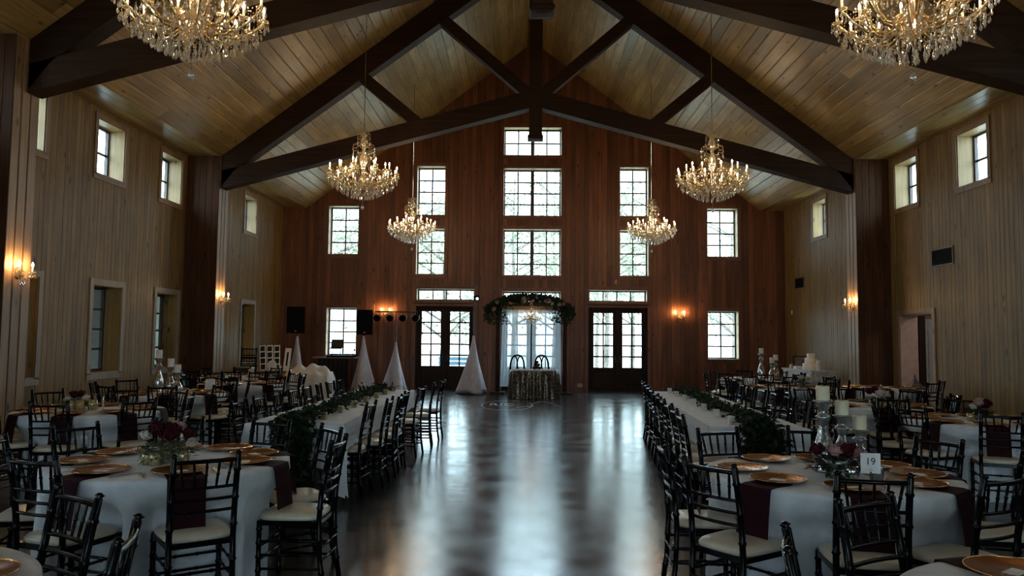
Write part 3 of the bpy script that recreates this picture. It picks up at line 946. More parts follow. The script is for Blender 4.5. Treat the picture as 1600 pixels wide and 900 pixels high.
def round_table(cx,cy,angs,phrase,full=False,chairs=None,plates=None,seed=1,cutlery=False,rback=1.03,adj={},cards=True,nap=True,pnames=None):
    """cloth-covered table with its chairs and place settings; angles in degrees, 90 = away from the camera"""
    t=thing('round_table','round banquet table under a floor-length white cloth, '+phrase[0],'table',(cx,cy,0),0,'round banquet tables')
    dents=[(R(a),adj.get(i,(rback,0))[0]-.235-.215) for i,a in enumerate(angs) if chairs is None or i in chairs]
    table_cloth(RT,seed,dents=dents).build('tablecloth',M['white_cloth'],t,True)
    where=phrase[1]
    nm=sectors(angs) if len(angs)==8 else sect_sparse(angs)
    for i,a in enumerate(angs):
        if chairs is not None and i not in chairs: continue
        aa=R(a); rb_,twist=adj.get(i,(rback,0))
        rs=rb_-.235
        chair(cx+rs*math.cos(aa),cy+rs*math.sin(aa),aa+PI/2+R(twist),'black chiavari chair at the %s seat of %s'%(nm[i],where),'chiavari chairs at the round tables',full)
    pa=plates if plates is not None else angs
    pn=pnames or (sectors(pa) if len(pa)==8 else sect_sparse(pa))
    global CHG
    for i,a in enumerate(pa):
        aa=R(a); rp=.535
        loc=(cx+rp*math.cos(aa),cy+rp*math.sin(aa),.7675)
        lab='gold charger plate at the %s seat of %s'%(pn[i],where)
        if CHG is None: CHG=charger(lab); CHG.location=loc
        else: dup(CHG,loc,aa,lab)
        if nap: one('napkin',nap_me,M['burgundy'],'burgundy napkin hanging at the %s seat of %s'%(pn[i],where),'napkin','burgundy napkins',(cx+(RT+.006)*math.cos(aa+.02),cy+(RT+.006)*math.sin(aa+.02),.7635),aa)
        if cards: one('menu_card',card_me,M['paper'],'white card on the %s charger of %s'%(pn[i],where),'card','white menu cards',(loc[0],loc[1],.7735),aa+R(20))
        if cutlery:
            for mesh,nmc,off in ((fork_me,'fork',-.205),(knife_me,'knife',.205)):
                one(nmc,mesh,M['steel'],'%s beside the %s charger of %s'%('silver '+nmc,pn[i],where),nmc,'silver cutlery',(cx+.55*math.cos(aa)-off*math.sin(aa),cy+.55*math.sin(aa)+off*math.cos(aa),.763),aa+PI/2)
    return t

TAB={}
def T(k,cx,cy,*a,**kw): TAB[k]=(cx,cy); return round_table(cx,cy,*a,seed=hash_(k),**kw)
def hash_(k): return sum(ord(c)*7**i for i,c in enumerate(k))%9973
L1A=[-108,-55,-6,28,70,112,153,195]
T('front_left',-2.37,5.15,L1A,('front left, with red and cream flowers','front left round table'),full=True,cutlery=True,adj={0:(1.0,0),1:(1.0,0),2:(1.13,4),3:(1.06,10),4:(1.0,0)},plates=[-112,-60,-8,28,68,108,153,196])
T19A=[-143,-100,-64,-12,26,75,122,178]
T('nineteen',1.95,4.97,T19A,('front right, numbered 19','table numbered 19'),full=True,adj={0:(1.14,0),2:(1.10,0),6:(.98,-12),3:(1.15,0)},plates=[-143,-97,-48,-8,28,75,118,172])
T('corner_left',-2.36,2.34,[17,65],('cut off by the bottom left corner','bottom left corner table'),full=True,plates=[32,64],pnames=['right','far right'],nap=False,adj={0:(1.02,0),1:(1.0,-8)})
T('corner_right',1.94,2.34,[114,163],('cut off by the bottom right corner','bottom right corner table'),full=True,plates=[107,60],adj={0:(1.08,6),1:(1.06,0)})
ra=lambda o:[o+45*k for k in range(8)]
T('left_second',-4.85,8.5,ra(-80),('second on the left, with gold votives','left table with the dark flowers'),full=True)
T('right_second',4.95,8.42,ra(-111),('on the right, before the long wall grille','right table beneath the wall grille'),full=True)
T('right_third',4.65,10.4,ra(-100),('right middle, behind the tall candlesticks','right table right of the candlesticks'),full=False)
T('left_third',-5.15,11.15,ra(-72),('left middle, with three candlesticks','left table with three candlesticks'),full=False)
T('left_fourth',-5.0,13.55,ra(-85),('left rear, beyond the candlestick table','left rear table catching window light'),full=False)
T('left_fifth',-5.95,15.75,ra(-75),('farthest left, in front of the pilaster','farthest left table by the pilaster'),full=False,cards=False)
T('right_fourth',4.75,14.0,ra(-70),('right rear, just past the long table','right rear table past long table'),full=False)
T('right_fifth',5.05,16.95,ra(-95),('right rear, with white candles on tall stands','rear table with white candle stands'),full=False)
T('right_lantern',6.45,14.1,ra(-60),('right rear, nearest the side doorway','right rear table nearest the doorway'),full=False,chairs=[0,1,4])

# ------------------------------------------------------------------ long banquet tables
def long_table(name_ph, c_near, c_far, w, label):
    nx,ny=c_near; fx,fy=c_far
    L_=math.hypot(fx-nx,fy-ny); rz=math.atan2(fy-ny,fx-nx)-PI/2
    t=thing('long_table',label,'table',(nx,ny,0),rz,'long banquet tables')
    n=max(2,int(L_/1.83+.5))
    h=w/2
    mb=MB()
    # cloth: top, long sides ending above the seats, full drop at the two ends
    N=60; rr=random.Random(3)
    def sag(i): return .015*math.sin(i*.9)+.012*math.sin(i*2.3)
    top=[]; 
    for s in (-1,1):
        pass
    rows=[]
    for i in range(N+1):
        y=L_*i/N
        xs=[(-h-.012-.5*abs(sag(i)),.50+.3*sag(i)),(-h-.006,.62),(-h-.004,.755),(-h+.012,.763),(h-.012,.763),(h+.004,.755),(h+.006,.62),(h+.012+.5*abs(sag(i)),.50+.3*sag(i+3))]
        rows.append([(x,y,z) for x,z in xs])
    vs=[p for r in rows for p in r]; fs=[]
    for i in range(N):
        for k in range(7): fs.append((i*8+k,i*8+k+1,(i+1)*8+k+1,(i+1)*8+k))
    mb.add(vs,fs)
    # end drops with the corner swags
    for yy,sg in ((0,-1),(L_,1)):
        m=24; g=[]
        for j,z in enumerate((.763,.755,.62,.45,.30)):
            row=[]
            for k in range(m+1):
                f=-1+2*k/m; ax=f*(h+.005+.02*j)
                y=yy+sg*(.002+.012*j*(1+.6*math.cos(f*7+1.3))*(1 if j else .3))
                zz=z
                if j>=3: zz=z-(.22 if abs(f)>.72 else 0)*(abs(f)-.72)/.28-(.04*math.sin(f*9))
                row.append((ax,y,zz))
            g.append(row)
        vs=[p for r in g for p in r]; fs=[]
        for j in range(4):
            for k in range(m): fs.append((j*(m+1)+k,j*(m+1)+k+1,(j+1)*(m+1)+k+1,(j+1)*(m+1)+k))
        mb.add(vs,fs)
    mb.build('tablecloth',M['white_cloth'],t,True)
    # narrow corner falls
    for sx in (-1,1):
        cmb=MB(); x=sx*(h+.004)
        vs=[(x,.0,.757),(x-sx*.02,-.012,.757),(x,.16,.755),(x+sx*.05,-.05,.06),(x-sx*.05,-.07,.10),(x+sx*.03,.10,.42)]
        cmb.add(vs,[(1,0,3,4),(0,2,5,3)]); cmb.build('cloth_corner',M['white_cloth'],t)
    tp=MB(); tp.box(-h+.02,h-.02,.02,L_-.02,.715,.75); tp.build('tabletop',M['table_wood'],t)
    for i in range(n+1):
        y=.25+(L_-.5)*i/n
        for sx in (-1,1):
            lg=MB(); lg.tube([(sx*(h-.15),y,0),(sx*(h-.15),y,.715)],.016,6); lg.build('leg',M['black_metal'],t)
    return t,L_,rz
def locpt(base,rz,x,y): return (base[0]+x*math.cos(rz)-y*math.sin(rz), base[1]+x*math.sin(rz)+y*math.cos(rz))
LT={'left':((-2.22,7.42),(-2.24,12.35),.92),'right':((2.28,7.5),(2.52,12.6),.92)}
for side,(a,b,w) in LT.items():
    t,L_,rz=long_table(side,a,b,w,'long banquet table in white cloth with greenery runner, %s of the aisle'%side)
    LT[side]=(a,b,w,L_,rz)
ORD=['first','second','third','fourth','fifth','sixth','seventh','eighth','ninth','tenth']
def row(pts,side_phrase,full_n=3):
    for i,(x,y,rz) in enumerate(pts):
        chair(x,y,rz,'%s black chiavari chair from the near end, %s'%(ORD[i],side_phrase),'chiavari chairs along the long tables',y<8.9)
# left table, aisle side (backs toward the aisle, facing -x)
ys=[7.92,8.42,8.95,9.45,9.93]; xb=[-1.60,-1.50,-1.47,-1.48,-1.54]
row([(xb[i]-.24,ys[i],PI/2+R((i%3-1)*4)) for i in range(5)]+[(-1.66,10.55,PI/2+R(-8)),(-1.60,11.4,PI/2+R(5)),(-1.56,12.25,PI/2+R(-4))],'aisle side of left long table')
row([(-2.72,7.95+.62*i,-PI/2+R((i%3-1)*5)) for i in range(8)],'window side of left long table')
row([(1.68+.055*i,7.0+.60*i,-PI/2+R((i%3-1)*3)) for i in range(10)],'aisle side of right long table')
row([(2.93+.03*i,7.85+.60*i,PI/2+R((i%3-1)*4)) for i in range(8)],'wall side of right long table')

# greenery runners
def garland(side, label, fall):
    a,b,w,L_,rz=LT[side]
    t=thing('greenery_garland',label,'garland',(a[0],a[1],0),rz,'greenery runners on the long tables')
    rr=random.Random(len(side)*7+1)
    path=[]
    for i in range(60):
        y=L_*.97*(1-i/59); path.append((.03*math.sin(y*2.1),y,.785))
    off=.0 if side=='left' else .02
    path+=[(off*.4,-.03,.775)]
    m=10
    for i in range(1,m+1): path.append((off,-.06-.015*math.sin(i),.765-fall*i/m))
    st=MB(); st.tube(path,.012,5); st.build('stem',M['stem'],t)
    lv=MB()
    lp=[Vector(p) for p in path]
    segs=[(lp[i],lp[i+1]) for i in range(len(lp)-1)]
    for i in range(3800):
        k=rr.randrange(len(segs)) if i<1600 else rr.randrange(58,len(segs))
        p,q=segs[k]; c=p.lerp(q,rr.random()); hang=k>=59
        spread=.10 if not hang else .12
        c=c+Vector((rr.gauss(0,spread*(.75 if not hang else .62)),rr.gauss(0,.05) if not hang else -abs(rr.gauss(0,.05)),abs(rr.gauss(0,.035)) if not hang else rr.gauss(0,.04)))
        if not hang and c.z<.775: c.z=.775
        if not hang and c.y<0: c.z=max(c.z,.78)
        d=Vector((rr.gauss(0,1),rr.gauss(0,1),rr.gauss(.25,.5) if not hang else rr.gauss(-.6,.5)))
        k2=1.25 if hang else 1.
        lv.leaf(c,d,(rr.gauss(0,.5),rr.gauss(0,.5),1),rr.uniform(.05,.10)*k2,rr.uniform(.03,.05)*k2)
    lv.build('leaves',M['leaf'],t,kind='stuff')
    # square votive cups along both sides
    for i in range(7):
        y=.35+i*(L_-.7)/6; x=.19*(1 if side=='left' else -1)
        p=locpt(a,rz,x,y)
        mb=MB(); mb.loft([[(x_*.026,y_*.026,0) for x_,y_ in ((-1,-1),(1,-1),(1,1),(-1,1))],[(x_*.03,y_*.03,.075) for x_,y_ in ((-1,-1),(1,-1),(1,1),(-1,1))],[(x_*.025,y_*.025,.075) for x_,y_ in ((-1,-1),(1,-1),(1,1),(-1,1))],[(x_*.023,y_*.023,.05) for x_,y_ in ((-1,-1),(1,-1),(1,1),(-1,1))]])
        o=mb.build('votive_cup',M['gold_glass'] if side=='left' else M['white_wax'],None,False,(p[0],p[1],.7635))
        tag(o,'%s small square votive cup from the near end, %s garland'%(ORD[i],side),'votive','votive cups along the garlands')
    for sx,ph in ((-1,'left edge'),(1,'right edge')):
        for i in range(8):
            y=.3+i*.62; p=locpt(a,rz,sx*.32,y)
            one('menu_card',card_me,M['paper'],'%s white card from near end, %s of the %s long table'%(ORD[i],ph,side),'card','cards on the long tables',(p[0],p[1],.7635),rz+PI/2)
garland('left','leafy green garland spilling over the near end of left long table',.67)
garland('right','leafy green garland spilling over the near end of right long table',.45)

# ------------------------------------------------------------------ flowers, candlesticks, votives
def rose_mb(r, seed):
    rr=random.Random(seed); mb=MB()
    mb.lathe([(.001,-r*.6),(r*.5,-r*.45),(r*.75,0),(r*.5,r*.45),(.001,r*.5)],8,cap=False)
    for ring,(n,rad,tilt) in enumerate(((5,.95,.35),(5,.78,.62),(4,.5,.85))):
        for k in range(n):
            a=2*PI*k/n+ring*.6+rr.uniform(-.1,.1); c,s=math.cos(a),math.sin(a)
            wv=.62*r
            base=Vector((c*r*.25,s*r*.25,-r*.45)); mid=Vector((c*r*rad,s*r*rad,r*.05)); tip=Vector((c*r*rad*.95,s*r*rad*.95,r*tilt))
            tn=Vector((-s,c,0))
            vs=[tuple(base),tuple(mid+tn*wv),tuple(tip+tn*wv*.5),tuple(tip+Vector((c,s,0))*r*.12),tuple(tip-tn*wv*.5),tuple(mid-tn*wv)]
            mb.add(vs,[(0,1,5),(1,2,3),(1,3,5),(3,4,5)])
    return mb
ROSE={c:rose_mb(.042,i) .mesh('rose') for i,c in enumerate(('rose_red','rose_blush','rose_cream'))}
for c,m_ in ROSE.items(): m_.materials.append(M[c])
def flowers(x,y,label,blooms,vase,scale=1.,leaves='leaf_light',seed=1,h=.11):
    t=thing('flower_arrangement',label,'flowers',(x,y,.7635))
    rr=random.Random(seed)
    if vase=='pedestal':
        mb=MB(); mb.lathe([(.055,0),(.05,.008),(.022,.03),(.018,.045),(.06,.06),(.075,.085),(.08,.115),(.074,.115),(.06,.07),(.001,.062)],20,cap=False); mb.build('pedestal_bowl',M['silver_grey'],t,True)
    else:
        mb=MB(); mb.lathe([(.034,0),(.042,.02),(.046,.06),(.040,.10),(.036,.10),(.036,.02),(.001,.012)],16,cap=False); mb.build('vase',M['gold_glass'],t,True)
    for i,(c,dx,dy,dz,s) in enumerate(blooms):
        o=obj('rose',ROSE[c],t,(dx*scale,dy*scale,h+dz*scale)); o.scale=(s,)*3; o.rotation_euler=(rr.uniform(-.5,.5),rr.uniform(-.5,.5),rr.uniform(0,6))
    lv=MB()
    for i in range(260):
        a=rr.uniform(0,2*PI); rad=rr.uniform(.03,.15)*scale
        p=(rad*math.cos(a),rad*math.sin(a),h-.03+rr.uniform(-.02,.06)-rad*.25)
        lv.leaf(p,(math.cos(a),math.sin(a),rr.uniform(-.5,.6)),(0,0,1),rr.uniform(.04,.075),rr.uniform(.02,.035))
    lv.build('leaves',M[leaves],t,kind='stuff')
    st=MB()
    for i in range(7):
        a=i*.9; st.tube([(0.01*math.cos(a),.01*math.sin(a),.03),(.06*math.cos(a)*scale,.06*math.sin(a)*scale,h+.02)],.004,4)
    st.build('stem',M['stem'],t)
    return t
def votive(x,y,label,mat='gold_glass',s=1.,group='gold votive cups',z=.7635):
    t=thing('votive_cup',label,'votive',(x,y,z),0,group)
    mb=MB(); mb.lathe([(.028*s,0),(.036*s,.01*s),(.038*s,.05*s),(.034*s,.085*s),(.031*s,.085*s),(.033*s,.045*s),(.001,.02*s)],16,cap=False); mb.build('cup',M[mat],t,True)
    mb=MB(); mb.lathe([(.028*s,.025*s),(.028*s,.05*s),(.001,.052*s)],12,cap=False); mb.build('wax',M['white_wax'],t,True)
def candlestick(x,y,h,label,clabel,mat='silver_glass',s=1.1,cmat='wax',ch=.095,cr=.042,grp='mercury glass candlesticks'):
    t=thing('candlestick',label,'candlestick',(x,y,.7635),0,grp)
    k=h/.36
    mb=MB(); mb.lathe([(.055*s,0),(.06*s,.012),(.05*s,.022),(.056*s,.05*k),(.062*s,.085*k),(.055*s,.13*k),(.036*s,.185*k),(.022*s,.225*k),(.020*s,.235*k)],20); mb.build('base',M[mat],t,True)
    mb=MB(); mb.lathe([(.021*s,.233*k),(.034*s,.262*k),(.043*s,.272*k),(.043*s,.280*k),(.03*s,.290*k),(.026*s,.303*k),(.028*s,.312*k),(.035*s,.335*k),(.052*s,.352*k),(.055*s,.356*k),(.055*s,.360*k),(.001,.360*k)],20,cap=False); mb.build('cup',M['silver_grey'],t,True)
    c=thing('pillar_candle',clabel,'candle',(x,y,.7635+h+.001),0,'pillar candles')
    mb=MB(); mb.lathe([(cr,0),(cr*1.01,.01),(cr*1.01,ch-.01),(cr*.94,ch),(cr*.7,ch-.006),(.001,ch-.008)],20,cap=False); mb.build('wax',M[cmat],c,True)
    mb=MB(); mb.tube([(0,0,ch-.01),(.002,0,ch+.008)],.0015,4); mb.build('wick',M['ink'],c)
rc,rbl,rcr='rose_red','rose_blush','rose_cream'
# table numbered 19
flowers(1.93,4.80,'red and blush flowers in a pewter bowl before the candlesticks, table 19',[(rc,-.12,-.02,.05,1.1),(rbl,-.03,-.06,.045,1.05),(rc,.05,-.05,.05,1.4),(rbl,.12,-.03,.03,1.1),(rbl,.02,.05,.05,1.),(rcr,-.06,.06,.05,1.),(rc,.10,.06,.04,.9)],'pedestal',1.,'leaf',3,.12)
candlestick(1.94,5.02,.455,'tallest mercury glass candlestick on the table numbered 19','ivory pillar candle on tallest candlestick of table 19')
candlestick(2.075,5.05,.36,'middle-height mercury glass candlestick on the table numbered 19','ivory pillar candle on the middle candlestick, table 19')
candlestick(2.20,5.08,.265,'shortest mercury glass candlestick on the table numbered 19','ivory pillar candle on shortest candlestick of table 19')
votive(1.985,4.70,'silver votive cup under the flowers on table 19','silver_glass',1.1,'silver votive cups')
votive(2.14,4.72,'clear silver votive behind the number card on table 19','silver_grey',1.1,'silver votive cups')
nc=thing('table_number_card','white card printed 19 standing on the front right table','card',(2.06,4.62,.7635),R(-8))
mb=MB(); mb.box(-.004,.004,-.004,.004,0,.07); mb.box(-.02,.02,-.015,.015,0,.004); mb.build('stand',M['black_metal'],nc)
mb=MB(); mb.box(-.056,.056,-.0015,.0015,.06,.178); mb.build('card',M['paper'],nc)
def text(body,parent,loc,rot,size,mat,name='lettering',ext=.0006,align='CENTER'):
    cu=bpy.data.curves.new(name,'FONT'); cu.body=body; cu.size=size; cu.align_x=align; cu.align_y='CENTER'; cu.extrude=ext
    cu.materials.append(mat)
    tmp=bpy.data.objects.new('tmp',cu); COL.objects.link(tmp)
    dg=bpy.context.evaluated_depsgraph_get()
    me=bpy.data.meshes.new_from_object(tmp.evaluated_get(dg)); bpy.data.objects.remove(tmp)
    me.materials.clear(); me.materials.append(mat)
    o=obj(name,me,parent,loc); o.rotation_euler=rot; return o
text('19',nc,(0,-.0025,.128),(R(90),0,0),.058,M['ink'],'number')
mb=MB()
for i in range(5): mb.box(-.011+i*.0045,-.008+i*.0045,-.0022,-.0015,.078+.001*(i%2),.0815)
mb.build('small_print',M['ink'],nc)
# front left table
flowers(-2.36,5.06,'deep red and cream flowers in gold vase, front left table',[(rc,-.06,0,.09,1.4),(rc,.04,-.04,.07,1.7),(rc,.13,0,.06,1.1),(rcr,-.13,-.02,.05,1.0),(rbl,.07,.03,.11,.8),(rcr,.02,.06,.11,.8),(rcr,.17,-.03,.01,.9),(rc,-.1,.05,.09,1.2)],'vase',1.05,'leaf_light',5,.12)
for i,(dx,dy,w_) in enumerate(((-.085,-.07,'left'),(-.02,-.10,'middle'),(.13,-.02,'right'))): votive(-2.36+dx,5.04+dy,'gold mercury votive, %s of three on front left table'%w_)
# second left table
flowers(-5.0,8.5,'small dark red and cream flowers among gold votives, second left table',[(rc,-.04,0,.06,1.3),(rc,.03,.02,.07,1.2),(rcr,-.1,0,.0,1.2),(rcr,.1,0,.02,1.2)],'vase',1.,'leaf_light',7,.1)
for i,(dx,dy,w_) in enumerate(((.02,-.13,'left'),(.10,-.10,'middle'),(.2,-.02,'right'))): votive(-5.0+dx,8.48+dy,'tall gold mercury votive, %s of three on second left table'%w_,s=1.35)
tp=MB(); tp.lathe([(.03,0),(.03,.004),(.004,.008),(.004,.03),(.012,.05),(.010,.14),(.002,.17)],10); o=tp.build('bud_vase',M['crystal'],None,True,(-4.66,8.42,.7635)); tag(o,'slim clear glass bud vase on the second left table','vase')
# second right table
flowers(4.97,8.5,'small red and blush flowers on right table beneath the wall grille',[(rc,.09,0,.07,1.7),(rbl,0,-.02,.09,1.2),(rbl,.04,.03,.11,1.1),(rcr,-.06,0,.04,1.0)],'vase',.9,'leaf',9,.1)
votive(4.8,8.35,'gold votive left of flowers, table beneath the wall grille'); votive(5.05,8.3,'gold votive before flowers, table beneath the wall grille')
# third right table
flowers(4.67,10.25,'dark red and cream flowers in gold cups, right of the candlesticks',[(rc,-.09,0,.08,1.5),(rc,-.02,.02,.09,1.4),(rcr,.1,0,.04,1.7),(rcr,.02,-.04,.05,1.6),(rbl,.06,.03,.1,1.2)],'vase',1.05,'leaf_light',11,.1)
for dx,w_ in ((-.12,'left'),(0.0,'middle'),(.11,'right')): votive(4.67+dx,10.12,'gold votive, %s of three, table right of the candlesticks'%w_)
# left candlestick table
for x,y,h,w_ in ((-5.42,11.25,.50,'tallest, leftmost'),(-5.17,11.1,.38,'middle'),(-5.02,11.0,.30,'shortest, rightmost')):
    candlestick(x,y,h,w_+' mercury glass candlestick of the left table trio','white pillar candle on the '+w_+' candlestick, left table trio','silver_glass',1.25,'white_wax',.12,.045)
# right rear
for x,y,h,w_ in ((5.28,17.15,.56,'tallest, leftmost'),(5.55,17.0,.42,'right-hand'),(5.42,16.85,.36,'shortest')):
    candlestick(x,y,h,w_+' silver candlestick of the right rear trio','white pillar candle on the '+w_+' stand, right rear trio','silver_glass',1.35,'white_wax',.12,.05)
flowers(5.1,14.2,'cream flowers and foliage on right rear table past long table',[(rcr,0,0,.06,1.4),(rcr,.1,0,.04,1.3),(rc,-.1,.02,.05,1.2)],'vase',1.1,'leaf_light',13,.1)
# items on the farther left tables
for (x,y,rz_,ph) in ((-4.85,11.75,.3,'back of left candlestick table'),(-5.6,15.6,-.4,'farthest left table by the pilaster')):
    mb=MB(); mb.add([(-.07,-.03,0),(.07,-.03,0),(.07,.0,.17),(-.07,.0,.17),(.07,.03,0),(-.07,.03,0)],[(0,1,2,3),(3,2,4,5)]); o=mb.build('tent_card',M['paper'],None,False,(x,y,.7635)); o.rotation_euler=(0,0,rz_); tag(o,'white folded tent card standing on the '+ph,'card')
mb=MB(); mb.lathe([(.022,0),(.022,.004),(.005,.01),(.02,.05),(.026,.09),(.004,.16)],10); o=mb.build('folded_napkin',M['white_cloth'],None,True,(-5.2,13.3,.7635)); tag(o,'white napkin folded to a point on left rear table','napkin')

# ------------------------------------------------------------------ head table, arch, bentwood chairs
hx,hy=.27,20.9
t=thing('sweetheart_table','small round table in silver sequin cloth before the arch','table',(hx,hy,0))
def pleat_cloth(r,top,bot,n=180,f=24,amp=.042,seed=2):
    rr=random.Random(seed); mb=MB(); rings=[]
    rings.append([(r*.02*math.cos(2*PI*k/n),r*.02*math.sin(2*PI*k/n),top+.004) for k in range(n)])
    for fz in (0,.02,.15,.5,1.):
        ring=[]
        for k in range(n):
            a=2*PI*k/n; w=math.cos(f*a+.8*math.sin(3*a))
            rad=r+(.02+amp*w)*fz**.6
            ring.append((rad*math.cos(a),rad*math.sin(a),top+(bot-top)*fz))
        rings.append(ring)
    m=len(rings); vs=[p for q in rings for p in q]; fs=[]
    for i in range(m-1):
        for k in range(n):
            k2=(k+1)%n; fs.append((i*n+k,i*n+k2,(i+1)*n+k2,(i+1)*n+k))
    return mb.add(vs,fs)
pleat_cloth(.67,.755,.01).build('sequin_cloth',M['sequin'],t,True)
mb=MB(); mb.lathe([(.66,.757),(.664,.762),(.001,.765)],40,cap=False); mb.build('top_overlay',M['white_cloth'],t,True)
bq=thing('bouquet','dark red rose bouquet lying on the sequin table','flowers',(.33,20.6,.766))
for i,(dx,dz) in enumerate(((-.07,.05),(.0,.06),(.07,.05),(-.03,.13),(.04,.13),(0,.2))):
    o=obj('rose',ROSE['rose_red'],bq,(dx,0,dz)); o.scale=(1.25,)*3
lv=MB(); rr=random.Random(4)
for i in range(90): lv.leaf((rr.gauss(0,.07),rr.gauss(0,.04),abs(rr.gauss(.06,.05))),(rr.gauss(0,1),rr.gauss(0,1),rr.gauss(0,.6)),(0,0,1),.07,.03)
lv.build('leaves',M['leaf'],bq,kind='stuff')
def bentwood(x,y,rz,label):
    t=thing('bentwood_chair',label,'chair',(x,y,0),rz,'bentwood chairs behind the sequin table')
    K=M['speaker']
    mb=MB(); mb.lathe([(.19,.44),(.205,.45),(.205,.47),(.19,.48),(.001,.478)],28); mb.build('seat',K,t,True)
    def arch(w,zt,p):
        pts=[]
        for i in range(25):
            a=PI*i/24; c=math.cos(a); s=math.sin(a)
            pts.append((p+w*math.copysign(abs(c)**.8,c)*(1-.12*(1-s)),-.19-.09*s,.46+zt*s**.72))
        return pts
    for w,zt,p,r in ((.235,.67,0,.022),(.115,.63,-.09,.017),(.115,.63,.09,.017)):
        mb=MB(); mb.tube(arch(w,zt,p),r,7); mb.build('back_hoop',K,t,True)
    for sx in (-1,1):
        for sy in (-1,1):
            mb=MB(); mb.tube([(sx*.15,sy*.15,.45),(sx*.185,sy*.2,0)],[.017,.012],7); mb.build('leg',K,t,True)
    mb=MB(); mb.tube([(.155*math.cos(2*PI*k/20),.155*math.sin(2*PI*k/20),.2) for k in range(21)],.009,6,False); mb.build('stretcher',K,t,True)
bentwood(-.21,21.85,PI,'left bentwood loop-back chair behind the sequin table')
bentwood(.49,21.85,PI,'right bentwood loop-back chair behind the sequin table')
# arch
ay=22.45
ar=thing('wedding_arch','dark wooden arch frame standing before the centre door','arch',(.19,ay,0))
for sx in (-1,1):
    mb=MB(); mb.box(sx*.98-.06,sx*.98+.06,-.06,.06,0,2.55); mb.build('post',M['beam'],ar)
    mb=MB(); mb.box(sx*.98-.22,sx*.98+.22,-.25,.25,0,.05); mb.build('foot',M['beam'],ar)
mb=MB(); mb.box(-1.12,1.12,-.055,.055,2.45,2.57); mb.build('crossbeam',M['table_wood'],ar)
for x0,x1,lab,zb in ((-.86,-.02,'left',.2),(0.02,.86,'right',.28)):
    mb=MB(); n=90; rows=[]
    for z in (2.45,2.2,1.6,.9,zb):
        f=(2.45-z)/2.3; row_=[]
        for k in range(n+1):
            u=k/n; x=x0+(x1-x0)*u; x+=(-.05*f if lab=='left' else .03*f)*(1-u if lab=='left' else u)
            row_.append((x,.02*math.sin(u*62+.6*math.sin(u*9))*(1+.3*f),z))
        rows.append(row_)
    vs=[p for q in rows for p in q]; fs=[]
    for i in range(len(rows)-1):
        for k in range(n): fs.append((i*(n+1)+k,i*(n+1)+k+1,(i+1)*(n+1)+k+1,(i+1)*(n+1)+k))
    mb.add(vs,fs); o=mb.build('sheer_curtain',M['sheer'],None,True,(.19,ay+.02,0)); tag(o,lab+' sheer white curtain hanging from the wedding arch','curtain','sheer curtains on the arch')
fg=thing('floral_garland','mixed greenery and rose garland across the wedding arch top','garland',(.12,ay-.06,2.55))
rr=random.Random(8); lv=MB()
def gz(x): return .33-.36*(abs(x)/1.25)**2.6
for i in range(2600):
    x=rr.uniform(-1.28,1.28); e=abs(x)/1.28
    z=gz(x)-abs(rr.gauss(0,.10+.06*e)); 
    c=(x,rr.gauss(-.02,.07),z); 
    if rr.random()<.10: c=(math.copysign(rr.uniform(.65,1.25),x),rr.gauss(-.04,.04),rr.uniform(-.5,-.05)+.0)
    lv.leaf(c,(rr.gauss(0,1),rr.gauss(-.3,.6),rr.gauss(.2,.8)),(rr.gauss(0,.6),-1,rr.gauss(0,.6)),rr.uniform(.07,.15),rr.uniform(.03,.06))
lv.build('leaves',M['leaf'],fg,kind='stuff')
st=MB(); st.tube([(x/10,-.02,gz(x/10)-.1) for x in range(-12,13)],.02,5); st.build('stem',M['stem'],fg)
for i in range(26):
    x=[-1.0,-.95,-1.1,-.2,-.1,0,.1,.2,.45,.55,.65,1.0,1.05,.92,-.55,-.6][i%16]+rr.uniform(-.06,.06)
    c=['rose_blush','rose_cream','rose_red'][i%3]
    o=obj('rose',ROSE[c],fg,(x,-.12+rr.uniform(-.03,.02),gz(x)-.12+rr.uniform(-.1,.08))); o.scale=(rr.uniform(1.2,1.7),)*3; o.rotation_euler=(R(70)+rr.uniform(-.4,.4),0,rr.uniform(-.6,.6))

